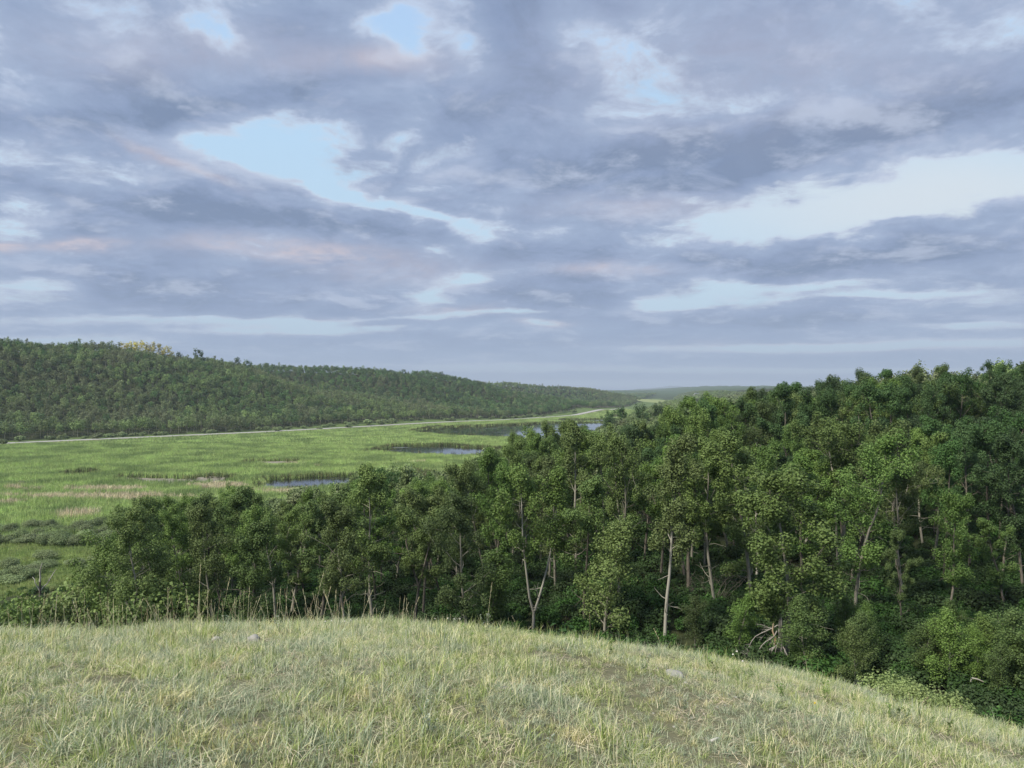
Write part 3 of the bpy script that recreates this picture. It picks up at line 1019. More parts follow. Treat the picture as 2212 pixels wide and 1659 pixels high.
hero(NEARD[6], 10, 1865, 806, 'skyline aspen with a thin ragged top beside the pale hilltop field', D=104, rz=1.7)
hero(NEAR[3], 10, 1960, 802, 'skyline aspen with a small rounded tuft right of the pale hilltop field', D=112, rz=2.9)
hero(NEAR[11], 10, 2070, 792, 'skyline aspen with a tall bushy head at the far right rise', D=112, rz=3.9)
hero(NEARD[4], 10, 2150, 786, 'dark flat-topped tree on the skyline at the far right', D=118, rz=.2)
hero(SPARSE, 8, 1632, 958, 'half-dead white-barked aspen with sparse yellowish leaves among dark trees', D=58, rz=.5)
hero(YOUNG[2], 5, 1745, 1300, 'small leafy sapling growing right of the broken charred trunk', ybase=1470, wmul=1.2)
hero(YOUNG[1], 5, 1860, 1330, 'thin young sapling in the brush left of the ravine hollow', ybase=1470, rz=2)
hero(YOUNG[0], 5, 2045, 1330, 'young sapling with a white stem in the ravine brush', ybase=1500, rz=1)
hero(YOUNG[2], 5, 1590, 1280, 'small sapling between the tall straight aspen and the broken trunk', ybase=1420, rz=4)
hero(YOUNG[1], 5, 1500, 1290, 'low bushy sapling directly right of the tall straight aspen base', ybase=1400, rz=5)
hero(YOUNG[0], 5, 2150, 1330, 'leafy sapling in the brush at the right margin', ybase=1470, rz=3)

_sp = np.random.RandomState(61)
for k in range(20):
    px = _sp.uniform(1790, 2230); yb = 1395 + (px - 1560) * .13 + _sp.uniform(-15, 75)
    x, y, z = place_base(px, yb)
    if min(math.hypot(x - a, y - b) for a, b, _ in heroes) < 1.3:
        continue
    s = _sp.uniform(.35, .72)
    tree('aspen_sapling', YOUNG[k % 3], x, y, z, s, _sp.uniform(0, 6), 'leafy aspen sapling standing in the ravine brush below the taller wood', 'aspen saplings in the ravine brush', sxy=s * _sp.uniform(.9, 1.3))
# valley-bank cottonwoods and far single trees
for px, D, yt, mz, lb in ((1318, 330, 893, 0, 'dark round cottonwood beside the large pond, leftmost of its clump'), (1350, 360, 885, 1, 'dark cottonwood in the middle of the clump by the marsh bank'),
                          (1385, 300, 882, 0, 'cottonwood with a lighter green crown at the marsh bank'), (1430, 280, 880, 1, 'cottonwood right of the marsh bank clump, before the far valley'),
                          (1300, 300, 905, 1, 'small dark cottonwood nearest the pond water')):
    hero(COTT[mz], 12, px, yt, lb, D=D, name='cottonwood_tree', rz=px % 6, wmul=1.1)
# hilltop trees standing out on the left skyline
for k, (px, yt, D) in enumerate([(268, 739, 640), (285, 736, 642), (303, 735, 645), (322, 738, 648), (342, 741, 650), (362, 746, 655)]):
    x, y, z = place(px, D)
    tree('sunlit_poplar', HILL[k % 7][1:2] + (None,), x, y, z, 1, 0, 'x') if False else None
    lm = lod(400 + k, 420, .6, 'sunlit_leaf', .3, 8, 3.0, 1.2)
    ztop = CAMZ + (HY - yt) / F2 * y
    s = (ztop - z) / 8.6
    heroes.append((x, y, 8 * s))
    tree('sunlit_poplar', lm[1:], x, y, z, s, k, 'golden lit poplar in the row on the left hill crest', 'golden lit poplars on the left hill crest')
lm = lod(420, 420, .8, 'dark_leaf', .1, 9, 3.4, 1.3)
for px, yt, D, lb in ((428, 753, 676, 'broad dark tree group head on the brow of the left hill'), (385, 760, 668, 'small bright green tree on the crest of the left hill'),
                      (511, 771, 700, 'lone ragged tree in the notch between the two left hills'), (535, 777, 850, 'small round tree right of the notch between the left hills'), (952, 802, 960, 'tree clump poking above the second left ridge'),
                      (873, 797, 930, 'single taller tree on the second left ridge')):
    x, y, z = place(px, D)
    ztop = CAMZ + (HY - yt) / F2 * y
    s = min(2.2, max(.5, (ztop - z) / 9.6))
    tree('hilltop_tree', lm[1:], x, y, z, s, px, lb)

# ------------------------------------------------------------------ near wood: individual aspens
rs = np.random.RandomState(11)
X, Y = jitter_grid(-60, 110, 34, 130, 4.5, rs, .40)
d_, s_, rd_, rs_, h_, r_, mm = zones(X, Y)
u_ = X / Y
row = HY + (CAMZ - h_) / Y * F2
ok = (s_ > 0) & (d_ > 5 + 3 * np.sin(Y * .13)) & (u_ > -.52) & (u_ < .80)
ok &= ~((u_ > .50) & (Y < 42))                          # the open ravine hollow
ok &= ~((u_ > .62) & (Y < 47))
ok &= ~((u_ < .25) & (Y < 42)) & ~((Y < 38))
ok &= ~(np.hypot((X - 128) / 42, (Y - 258) / 34) < 1)
ok &= ~((abs(u_ - .030) < .055) & (Y < 54)) & ~((abs(u_ - .206) < .045) & (Y < 50)) & ~((abs(u_ - .365) < .07) & (Y < 46))   # open ground in front of the forked, the straight and the broad tree
hx = np.array([(a, b) for a, b, _ in heroes])
dm = np.min(np.hypot(X[:, None] - hx[None, :, 0], Y[:, None] - hx[None, :, 1]), 1)
ok &= dm > 3.0
# keep sight lines to the front heroes' trunks open
X, Y, h_, u_, d_ = X[ok], Y[ok], h_[ok], u_[ok], d_[ok]
hh = rs.uniform(8.0, 11.8, len(X)) * (1 - .25 * (d_ < 12))
top = h_ + hh
lim_px = [200, 300, 450, 560, 600, 720, 790, 860, 960, 1050, 1130, 1200, 1300, 1380, 1480, 1600, 1700, 1850, 2000, 2212, 2400]
lim_y = [1110, 1098, 1080, 1070, 1078, 1068, 1030, 1020, 1040, 990, 950, 925, 965, 925, 885, 868, 848, 828, 812, 802, 790]
px = W2 + u_ * F2
ylim = np.interp(px, lim_px, lim_y) + rs.uniform(-16, 34, len(X))
zmax = CAMZ - (ylim - HY) / F2 * Y
hh = np.minimum(hh, zmax - h_)
# the slope farther back carries taller wood up to the seen tree line
back = (Y > 78) & (zmax - h_ > 10)
hh[back] = np.minimum(zmax[back] - h_[back], 14)
keep = (hh > 4.2) & seen(X, Y, h_ + hh)
X, Y, h_, hh, u_ = X[keep], Y[keep], h_[keep], hh[keep], u_[keep]
share = hh / Y
# trees almost wholly hidden by nearer crowns come last
order = np.argsort(-share)
NIND = 228
ind, rest = order[:NIND], order[NIND:]
print('near wood', len(X), 'individual', len(ind))
LB = [(-9, -.30, 'leafy aspen in the marsh end of the near wood, left of the leaning grey trunk'),
      (-.30, -.02, 'aspen in the crowded wood between the leaning grey trunk and the forked aspen'),
      (-.02, .22, 'aspen in the thick wood behind and around the tall straight pale-trunked aspen'),
      (.22, .42, 'aspen in the dark wood behind the broad bright tree and the broken trunk'),
      (.42, 9, 'dark green aspen packed on the right-hand slope above the ravine brush')]
for i in ind:
    v = rs.randint(len(NEAR))
    for a, b, lb in LB:
        if a <= u_[i] < b:
            lab = lb
    s = hh[i] / 10.0
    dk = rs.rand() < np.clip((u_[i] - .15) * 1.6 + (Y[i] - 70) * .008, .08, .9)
    ol = rs.rand() < (.55 if Y[i] < 72 else .2)
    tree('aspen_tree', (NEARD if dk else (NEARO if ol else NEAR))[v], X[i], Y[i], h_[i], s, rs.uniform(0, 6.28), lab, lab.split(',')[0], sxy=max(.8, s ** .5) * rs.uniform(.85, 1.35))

# ------------------------------------------------------------------ woods that read as a mass
mass_P, mass_s, mass_pick = [], [], []
for i in rest:
    mass_P.append((X[i], Y[i], h_[i])); mass_s.append(hh[i] / 9)
for (y0, y1, sp) in ((100, 260, 4.4), (260, 500, 4.8), (500, 1000, 6.0), (1000, 2600, 9.0)):
    XX, YY = jitter_grid(-40, y1 * .95, y0, y1, sp, rs)
    m = abs(XX / YY) < .95
    XX, YY = XX[m], YY[m]
    d_, s_, rd_, rss, hz, r_, mm = zones(XX, YY)
    m = (s_ > 0) & (d_ > 6) & (rd_ > 16) & ~((YY < 130) & (XX < 110))
    m &= ~(np.hypot((XX - 128) / 40, (YY - 262) / 32) < 1)
    m &= ~((np.hypot((XX - 300) / 90, (YY - 1730) / 150) < 1))
    m &= ~((YY > 1000) & (ripple(XX, YY) > 2.2))
    m &= seen(XX, YY, hz + 10)
    XX, YY, hz = XX[m], YY[m], hz[m]
    ht = rs.uniform(7.5, 11, len(XX))
    pxx = W2 + XX / YY * F2
    yl = np.interp(pxx, [900, 1200, 1290, 1330, 1380, 1450, 1520, 1600, 1700, 1850, 2000, 2212, 2400], [1050, 990, 925, 905, 885, 862, 868, 850, 846, 832, 816, 803, 792]) + rs.uniform(0, 8, len(XX))
    if y1 > 1000:
        yl = np.interp(pxx, [1300, 1400, 1480, 1500, 1565, 1600, 2300], [860, 853, 848, 843, 843, 846, 846]) + rs.uniform(0, 3, len(XX))
    zm = CAMZ - (yl - HY) / F2 * YY
    ht = np.minimum(ht, zm - hz)
    k = ht > 3
    for a, b, c_, hq in zip(XX[k], YY[k], hz[k], ht[k]):
        mass_P.append((a, b, c_)); mass_s.append(hq / 9 * (1.0 if b < 500 else 1.15))
mass_P = np.array(mass_P); mass_s = np.array(mass_s)
sc = np.stack([np.maximum(mass_s, .8) * np.where(mass_P[:, 1] > 1000, 1.7, 1.0 + .2 * (mass_P[:, 1] > 480)), np.maximum(mass_s, .8) * np.where(mass_P[:, 1] > 1000, 1.7, 1.0), mass_s], 1)


def merged(tr):
    """trunk + crown of one tree as a single two-material mesh, for mass woods"""
    a, b = tr
    va = np.empty(len(a.vertices) * 3, np.float32); a.vertices.foreach_get('co', va)
    vb = np.empty(len(b.vertices) * 3, np.float32); b.vertices.foreach_get('co', vb)
    fa = np.empty(len(a.loops), np.int32); a.loops.foreach_get('vertex_index', fa)
    fb = np.empty(len(b.loops), np.int32); b.loops.foreach_get('vertex_index', fb)
    me = mesh_np('tree', np.concatenate([va, vb]).reshape(-1, 3), [np.concatenate([fa, fb + len(va) // 3]).reshape(-1, 4)], a.materials[0])
    me.materials.append(b.materials[0])
    mi = np.ones(len(me.polygons), np.int32); mi[:len(a.polygons)] = 0
    me.polygons.foreach_set('material_index', mi)
    return me


MIDM = [merged(t_) for t_ in MID]
nearm = mass_P[:, 1] < 420
scatter('distant_wood', 'wood of green aspens running back beyond the near trees on the right bank', mass_P[nearm], MIDM, sc[nearm], rs)
scatter('valley_wood', 'far wooded plateau and slopes right of the valley end', mass_P[~nearm], [h[0] for h in HILL], sc[~nearm] * 1.05, rs)

# left hills
hP, hs, hw = [], [], []
for (y0, y1, sp, x0, x1) in ((120, 760, 5.3, -760, 60), (760, 1150, 5.8, -560, 160), (1150, 1800, 6.2, -460, 360), (1800, 2600, 10, -600, 520)):
    XX, YY = jitter_grid(x0, x1, y0, y1, sp, rs)
    m = (abs(XX / YY) < .98) & (YY > 100)
    XX, YY = XX[m], YY[m]
    d_, s_, rd_, rss, hz, r_, mm = zones(XX, YY)
    m = ((s_ <= 0) | (YY > 1300)) & (rss < 0) & (rd_ > 24 + 5 * np.sin(YY * .05)) & seen(XX, YY, hz + 9, .004)
    m &= ~(np.hypot((XX - 285) / 75, (YY - 1730) / 150) < 1)
    XX, YY, hz = XX[m], YY[m], hz[m]
    hP += list(zip(XX, YY, hz)); hs += list(rs.uniform(.68, 1.2, len(XX)) * (1.0 if sp < 9 else 1.2)); hw += list(np.full(len(XX), 1.0 if sp < 6 else sp / 5.2))
hP = np.array(hP); hs = np.array(hs); hw = np.array(hw)
# the front row at the hill's foot shows largest: individual trees
rdh, _, _ = poly_dist(hP[:, :2], ROAD)
cand = np.where((rdh < 34) & (hP[:, 1] < 560) & (hP[:, 0] / hP[:, 1] > -.72))[0]
cand = cand[np.argsort(hP[cand, 1])][:46]
for i in cand:
    k = rs.randint(7)
    mm_ = HILL[k] if rs.rand() < .7 else HILLS[k % 2]
    tree('aspen_tree', mm_[1:], hP[i, 0], hP[i, 1], hP[i, 2], hs[i] * 1.2, rs.uniform(0, 6), 'aspen in the front row at the foot of the left hill, behind the roadside willows', 'aspens in the front row at the foot of the left hill')
hm = np.ones(len(hP), bool); hm[cand] = False
hP, hs, hw = hP[hm], hs[hm], hw[hm]
pk = rs.randint(0, 9, len(hP))
_zn = ripple(hP[:, 0] * .5, hP[:, 1] * .5)
_far2 = (hP[:, 1] > 735) & (hP[:, 1] < 1150) & (poly_dist(hP[:, :2], RIDGES[1][0])[0] > 100)
pk = np.where((rs.rand(len(hP)) < np.where(_far2, .8, .12 + .3 * (_zn > 1.5))), 9 + pk % 4, pk)
scatter('hillside_forest', 'dense aspen forest covering the long hills across the marsh', hP, [h[0] for h in HILL + HILLS] + [redo(HILL[q_][0], 'hill_dark') for q_ in range(4)], np.stack([hs ** .6 * 1.12 * hw, hs ** .6 * 1.12 * hw, hs], 1), rs, pick=pk)
print('mass', len(mass_P), 'hill', len(hP))

# ------------------------------------------------------------------ shrubs
def shrub_mesh(seed, mat, n=1500, leaf=.16, R=1.3, h=1.9, k=12):
    rs = np.random.RandomState(seed)
    st = Geo()
    C = []
    for i in range(k):
        a = rs.uniform(0, 6.28); r = R * math.sqrt(rs.uniform(0, 1)) * .8
        z = h * (1 - .55 * (r / R) ** 2) * rs.uniform(.55, .85)
        C.append((r * math.cos(a), r * math.sin(a), z))
        st.tube([(r * .15 * math.cos(a), r * .15 * math.sin(a), -.2), (r * .6 * math.cos(a), r * .6 * math.sin(a), z * .5), (r * math.cos(a), r * math.sin(a), z)], [.03, .02, .008], 4)
    C = np.array(C)
    pick = rs.randint(0, k, n)
    dv = rs.normal(size=(n, 3)); dv /= np.linalg.norm(dv, axis=1)[:, None]
    P = C[pick] + dv * (rs.uniform(0, 1, n) ** .4 * rs.uniform(.35, .62) * R * .8)[:, None]
    P[:, 2] = np.maximum(P[:, 2], .02)
    g = Geo(); g.leaves(P, dv * .8 + np.array([0, 0, .5]) + rs.normal(0, .4, (n, 3)), leaf * rs.uniform(.6, 1.2, n), rs)
    return st.mesh('stem', M['grey_bark']), g.mesh('foliage', M[mat])


WIL = [shrub_mesh(500 + i, 'willow_leaf', 1100, .26) for i in range(4)]
NWIL = [shrub_mesh(505 + i, 'willow_leaf', 4200, .12, 1.3, 1.7, 22) for i in range(4)]


def shrub(me2, x, y, z, s, lab, group, name='willow_shrub', rz=0):
    root = bpy.data.objects.new(name, None); COL.objects.link(root)
    root.location = (x, y, z); root.scale = s if isinstance(s, tuple) else (s, s, s); root.rotation_euler = (0, 0, rz)
    tag(root, lab, 'shrub', group)
    link('stem', me2[0], root); link('foliage', me2[1], root)
    return root


rs = np.random.RandomState(77)
q = resample(ROAD[1:8], 1.0)
seg = q[(q[:, 1] > 250) & (q[:, 1] < 760)]
tg = np.gradient(seg, axis=0); tg /= np.linalg.norm(tg, axis=1)[:, None]
nr = np.stack([tg[:, 1], -tg[:, 0]], 1)
for k in range(78):
    i = rs.randint(len(seg))
    off = -rs.uniform(10.5, 24)
    x, y = seg[i] + nr[i] * off
    if abs(x / y) > .74: continue
    shrub(WIL[rs.randint(4)], x, y, h1(x, y) - .1, (rs.uniform(1.3, 2.6), rs.uniform(1.3, 2.2), rs.uniform(1.0, 1.9)), 'grey-green willow shrub in the belt between the gravel road and the left hill forest', 'willow shrubs behind the gravel road', rz=rs.uniform(0, 6))
for k, (px, py, s_) in enumerate([(8, 962, 2.0), (212, 950, 2.2), (598, 933, 2.2), (690, 928, 1.6), (752, 925, 2.0), (795, 919, 3.2), (825, 918, 3.0), (845, 917, 3.2), (1238, 893, 3.0), (1150, 899, 2.5)]):
    x, y, z = place_base(px, py, 150)
    names = ['round shrub at the near end of the gravel road', 'dark round shrub on the marsh side of the road', 'shrub hiding a bit of the road left of the middle', 'small shrub on the marsh side of the road', 'shrub on the road edge right of the small one', 'reddish grey shrub left of a close group of three by the road', 'middle shrub of a close group of three by the road', 'right shrub of a close group of three by the road', 'far shrub by the road near the valley end', 'far shrub where the road narrows behind the pond']
    shrub(WIL[k % 4], x, y, z, (s_ * 1.1, s_, s_ * .8), names[k], None, rz=k)
for k in range(64):
    px = rs.uniform(-30, 330); py = rs.uniform(1138, 1182) if k % 4 else rs.uniform(1205, 1262)
    x, y, z = place_base(px, py, 60)
    shrub(NWIL[rs.randint(4)], x, y, z, (rs.uniform(.9, 1.7), rs.uniform(.9, 1.6), rs.uniform(.6, 1.2)), 'silvery willow shrub in the thicket at the near left edge of the marsh', 'willow thicket at the near left edge of the marsh', rz=k)
LB2 = [shrub_mesh(540 + i, 'olive_leaf', 3800, .12, 1.4, 2.0, 16) for i in range(3)]
for k, (px, D, yt, w_, lb) in enumerate([(-25, 44, 1268, 1.5, 'dark leafy bush cut by the left edge of the photo, behind the crest'), (40, 47, 1262, 1.3, 'leafy green bush just left of the bare dead snag'), (130, 46, 1262, 1.4, 'leafy green bush just right of the bare dead snag'),
                                         (185, 49, 1240, 1.4, 'leafy green bush between the dead snag and the low yellow-green tree'), (345, 47, 1235, 1.5, 'leafy bush right of the low yellow-green tree, behind the crest stalks'), (300, 43, 1265, 1.2, 'low leafy bush in front of the low yellow-green tree')]):
    x, y, z = place(px, D)
    zt_ = CAMZ + (HY - yt) / F2 * y
    shrub(LB2[k % 3], x, y, z - .1, (w_ * 1.3, w_ * 1.3, max(.6, (zt_ - z) / 2.1)), lb, None, name='leafy_bush', rz=k)
BUS = [merged(shrub_mesh(520 + i, 'shaded_bush_leaf', 1400, .15, 1.1, 1.3)) for i in range(5)]
BUSG = [merged(shrub_mesh(530 + i, 'meadow', 1800, .085, .9, .9)) for i in range(3)]
# undergrowth of the wood and the ravine brush
X, Y = jitter_grid(-45, 100, 17, 95, 1.75, rs)
d_, s_, rd_, rss, h_, r_, mm = zones(X, Y)
u_ = X / Y
ok = (s_ > 0) & (d_ > 9) & (r_ > 19) & (abs(u_) < .85) & seen(X, Y, h_ + 1.5) & ((u_ > -.45) | (Y < 60))
X, Y, h_, u_ = X[ok], Y[ok], h_[ok], u_[ok]
sz = rs.uniform(.5, 1.25, len(X)) * np.where((u_ > .42) & (Y < 46), .75, 1.0)
X2, Y2 = jitter_grid(6, 60, 20, 56, 1.15, rs)
h2_ = height(X2, Y2); u2_ = X2 / Y2
o2 = (u2_ > .25) & (u2_ < .85) & (np.hypot(X2, Y2) > 20)
X = np.concatenate([X, X2[o2]]); Y = np.concatenate([Y, Y2[o2]]); h_ = np.concatenate([h_, h2_[o2]]); sz = np.concatenate([sz, rs.uniform(.45, .95, o2.sum())])
scatter('undergrowth', 'shade-darkened green brush covering the slope and ravine beneath the trees', np.stack([X, Y, h_ - .1], 1), BUS, sz, rs, .1)
print('undergrowth', len(X))
# pale buckbrush on the near slope at the right and the meadow foot at the left
X, Y = jitter_grid(5, 26, 9, 28, .8, rs)
h_ = height(X, Y); u_ = X / Y; r_ = np.hypot(X, Y)
ok = (u_ > .50) & (u_ < .85) & (r_ > 12.0 + 2.0 * np.sin(X)) & (r_ < 21) & seen(X, Y, h_ + .6)
scatter('buckbrush', 'pale green low brush where the hilltop grass ends at the lower right', np.stack([X, Y, h_ - .05], 1)[ok], BUSG, rs.uniform(.3, .5, ok.sum()), rs, .1)
X, Y = jitter_grid(-75, -18, 42, 100, 1.5, rs)
h_ = height(X, Y); u_ = X / Y
ok = (u_ > -.85) & (u_ < -.44) & seen(X, Y, h_ + 1) & (ripple(X * 3, Y * 3, 60) > -.5) & (Y < 88)
scatter('low_brush', 'low green brush in the meadow below the left end of the wood', np.stack([X, Y, h_ - .1], 1)[ok], BUSG + BUS[:2], rs.uniform(.35, .8, ok.sum()), rs, .1)

# ------------------------------------------------------------------ marsh reeds and meadow
def reed_clump(seed, mat, n=26, R=1.0, h=1.4, w=.09):
    rs = np.random.RandomState(seed)
    g = Geo()
    a = rs.uniform(0, 6.28, n); r = R * np.sqrt(rs.uniform(0, 1, n))
    base = np.stack([r * np.cos(a), r * np.sin(a), np.full(n, -.05)], 1)
    g.blades(base, rs.uniform(0, 6.28, n), rs.uniform(.1, .5, n) * h * .4, h * rs.uniform(.65, 1.1, n), np.full(n, w), 2)
    return g.mesh('reed', M[mat])


RE = [reed_clump(600 + i, 'reed') for i in range(6)]
REF = [reed_clump(610 + i, 'reed', 26, 1.9, 1.3, .22) for i in range(4)]
REE = [reed_clump(620 + i, 'reed_edge', 24, .8, 1.9, .09) for i in range(4)]
DRY = [reed_clump(630 + i, 'dry_reed', 20, .9, 1.8, .09) for i in range(4)]
MEA = [reed_clump(640 + i, 'meadow', 40, .8, .55, .05) for i in range(5)]
wet = [OUTL[k] for k in OUTL]


def dry_mask(x, y):
    u = W2 + x / y * F2; v = HY + CAMZ / y * F2
    nz = np.sin(x * .55 + 1.3 * np.sin(y * .31)) * .35 + np.sin(x * .17 + y * .9) * .3
    m = np.zeros(len(x))
    for (cx_, cy_, sx, sy, a) in ((232, 1057, 95, 6, 1.0), (210, 1074, 200, 6, 1.1), (480, 1051, 62, 7, 1.3), (170, 1112, 55, 9, .95), (590, 1064, 70, 7, .7), (60, 1055, 50, 8, .6), (640, 1002, 70, 4, .5), (430, 1005, 60, 3, .35),
                                  (600, 1040, 30, 5, .6), (700, 1009, 40, 4, .5), (1040, 962, 50, 4, .3), (880, 1000, 60, 4, .45), (20, 1085, 60, 5, .6), (960, 929, 60, 2, .6)):
        m = np.maximum(m, a * np.exp(-((u - cx_) / sx) ** 2 - ((v - cy_) / sy) ** 2))
    return m + nz * .35 > .46


def marsh_pts(y0, y1, sp):
    XX, YY = jitter_grid(-y1 * .85, 160, y0, y1, sp, rs)
    m = (XX / YY > -.86) & (XX / YY < .5)
    XX, YY = XX[m], YY[m]
    d_, s_, rd_, rss, hz, r_, mm = zones(XX, YY)
    m = mm & (r_ > 150)
    for o in wet:
        m &= ~inside(XX, YY, o)
    m &= seen(XX, YY, hz + 1.5, .02)
    return XX[m], YY[m], hz[m]


for nmz, y0, y1, sp, var in (('marsh_reeds', 110, 360, 1.25, RE), ('far_marsh_reeds', 360, 1250, 2.5, REF)):
    XX, YY, hz = marsh_pts(y0, y1, sp)
    dm = dry_mask(XX, YY)
    # lower where the marsh is thin, in long streaks
    st = ripple(XX * 2.2, YY * 4.0, 60) * .32 + np.sin(YY * .21 + 2.1 * np.sin(XX * .045)) * .3 + np.sin(XX * .11 + YY * .37) * .3 + np.sin(XX * .31 - YY * .13) * .2
    sz = .80 + .28 * st + rs.uniform(-.12, .12, len(XX))
    k = ~dm & (rs.uniform(0, 1, len(XX)) < .96 + .1 * st)
    scatter(nmz, 'bright green reeds filling the wet marsh' if y0 < 300 else 'green reeds around the far ponds and down the valley', np.stack([XX, YY, hz], 1)[k], var, np.stack([np.ones(k.sum()), np.ones(k.sum()), sz[k]], 1), rs, .05)
    k = dm & (rs.uniform(0, 1, len(XX)) < .8)
    if y0 < 300 or k.sum() > 10:
        scatter('dry_reeds' if y0 < 300 else 'far_dry_reeds', 'patches of dead tan reeds in the green marsh', np.stack([XX, YY, hz], 1)[k], DRY, np.stack([np.ones(k.sum()) * 1.1, np.ones(k.sum()) * 1.1, sz[k] * .8], 1), rs, .08)
    print(nmz, len(XX))
# darker reed fringe along the water
eP = []
for nmz, o in OUTL.items():
    c = o.mean(0)
    for rep in range(3 if not nmz.startswith('mud') else 1):
        dv = o - c; dv /= np.linalg.norm(dv, axis=1)[:, None]
        p = o + dv * (rep * .9 + .3) + rs.normal(0, .25, o.shape)
        back_only = p[:, 1] > c[1] - 3
        p = p[back_only | (rs.uniform(0, 1, len(p)) < .25)]
        eP += list(p)
eP = np.array(eP)
scatter('pond_fringe', 'darker reeds with tan bases lining the pond edges', np.column_stack([eP, height(eP[:, 0], eP[:, 1])]), REE, rs.uniform(.7, 1.05, len(eP)), rs, .06)
# short meadow grass between wood and marsh at the left
XX, YY = jitter_grid(-150, -15, 55, 156, 1.0, rs)
d_, s_, rd_, rss, hz, r_, mm = zones(XX, YY)
m = ((s_ <= 0) | (d_ < 16)) & (r_ <= 152) & (XX / YY > -.86) & (XX / YY < -.2)
scatter('meadow_grass', 'yellow-green meadow grass between the willow thicket and the wood', np.stack([XX, YY, hz], 1)[m], MEA, rs.uniform(.6, 1.2, m.sum()), rs, .08)

# ------------------------------------------------------------------ hilltop grass
def tuft(seed, n=46, R=.085, h=.18, w=.0040, lean=.5):
    rs = np.random.RandomState(seed)
    g = Geo()
    a = rs.uniform(0, 6.28, n); r = R * rs.uniform(0, 1, n) ** .7
    base = np.stack([r * np.cos(a), r * np.sin(a), np.full(n, -.01)], 1)
    hh_ = h * rs.uniform(.3, 1.15, n)
    sl = rs.uniform(.05, 1.0, n) ** 1.2
    g.blades(base, a + rs.normal(0, 1.6, n), h * rs.uniform(.5, 1.1, n) * lean * 1.9 * sl, hh_ * (1 - .45 * sl), w * rs.uniform(.6, 1.9, n), 3, .22)
    return g.mesh('tuft', M['grass'])


TU = [tuft(700 + i, 44, .075, .15, .0036, .8) for i in range(8)] + [tuft(710 + i, 34, .045, .24, .0034, .45) for i in range(3)] + [tuft(715 + i, 44, .10, .085, .0036, 1.2) for i in range(6)]
rs = np.random.RandomState(9)
X, Y = jitter_grid(-16, 16, -3, 17, .088, rs, .5)
r_ = np.hypot(X, Y); u_ = X / np.maximum(Y, .1)
ok = (r_ < 17.5) & (((abs(u_) < 1.0) & (Y > 1.2)) | ((r_ < 3.0) & (rs.uniform(0, 1, len(X)) < .3)))
X, Y = X[ok], Y[ok]
bare = .5 * np.sin(X * 1.9 + 1.1 * np.sin(Y * 1.3)) + .5 * np.sin(Y * 2.6 + X * .7 + 2) + .35 * np.sin(X * 5.1 + Y * 4.3)
thin = (X / Y > .12) & (X / Y < .45) & (Y > 5.0) & (Y < 9)
keep = rs.uniform(0, 1, len(X)) < np.where(bare > .8, .5, .96) - .28 * thin * (bare > 0)
X, Y, bare, thin = X[keep], Y[keep], bare[keep], thin[keep]
sz = rs.uniform(.55, 1.05, len(X)) * (1 - .3 * (bare > .75)) * (1 - .25 * thin) * (1 + .28 * np.sin(X * 3.3 + 2 * np.sin(Y * 2.1)) * np.cos(Y * 3.9 + X)) * np.where((Y > 7.5) & (X < 1), 1.15, 1.0)
print('tufts', len(X))
scatter('hilltop_grass', 'mixed blue-green and straw coloured prairie grass on the near hilltop', np.column_stack([X, Y, height(X, Y)]), TU, sz, rs, .12)
TALLG = [tuft(730 + i, 16, .05, .36, .0034, .38) for i in range(4)]
X, Y = jitter_grid(-10, 9, 5.5, 12.5, .30, rs, .5)
r_ = np.hypot(X * np.where(X < 0, .8, 1.25), Y)
ok = (r_ > 8.4) & (r_ < 12) & (abs(X / Y) < .9) & (rs.uniform(0, 1, len(X)) < .75)
scatter('tall_grass', 'taller ragged grass along the rim of the hilltop', np.column_stack([X, Y, height(X, Y)])[ok], TALLG, rs.uniform(.5, 1.15, ok.sum()), rs, .12)
# dry matted litter under the grass
LT = []
for i in range(4):
    g = Geo(); r3 = np.random.RandomState(800 + i)
    n = 30
    base = np.stack([r3.uniform(-.12, .12, n), r3.uniform(-.12, .12, n), r3.uniform(.0, .02, n)], 1)
    g.blades(base, r3.uniform(0, 6.28, n), r3.uniform(.05, .16, n), r3.uniform(.0, .05, n), r3.uniform(.002, .004, n), 3, .3)
    LT.append(g.mesh('litter', M['dry_reed']))
X, Y = jitter_grid(-14, 14, 1, 14, .36, rs, .5)
ok = abs(X / Y) < 1.0
scatter('grass_litter', 'dead straw lying matted between the hilltop grass', np.column_stack([X, Y, height(X, Y)])[ok], LT, rs.uniform(.8, 1.3, ok.sum()), rs, .05)


# tall seed stalks
def stalk_mesh(seed, h=.6, brown=False):
    rs = np.random.RandomState(seed)
    a = rs.uniform(0, 6.28); ln = rs.uniform(.03, .45) * h
    t_ = np.linspace(0, 1, 7)
    P = np.stack([math.cos(a) * ln * t_ ** 1.6, math.sin(a) * ln * t_ ** 1.6, h * t_ - .03], 1)
    g = Geo(); g.tube(P, np.linspace(.0016, .0009, 7), 4)
    hd = Geo()
    n = 26
    tt = rs.uniform(.76, 1.0, n)
    C = np.stack([np.interp(tt, t_, P[:, k]) for k in range(3)], 1)
    az = rs.uniform(0, 6.28, n)
    hd.blades(C, az, rs.uniform(.004, .012, n), rs.uniform(.015, .035, n), np.full(n, .0026), 2)
    mt = M['brown_straw'] if brown else M['straw']
    return g.mesh('stem', mt), hd.mesh('seed_head', mt)


ST = [stalk_mesh(900 + i, .6, i % 4 == 3) for i in range(10)]


def stalk(x, y, s, lab, group=None, k=0, rz=0):
    root = bpy.data.objects.new('grass_stalk', None); COL.objects.link(root)
    root.location = (x, y, h1(x, y)); root.scale = (max(s, .7),) * 2 + (s,); root.rotation_euler = (0, 0, rz)
    tag(root, lab, 'grass stalk', group)
    link('stem', ST[k][0], root); link('seed_head', ST[k][1], root)


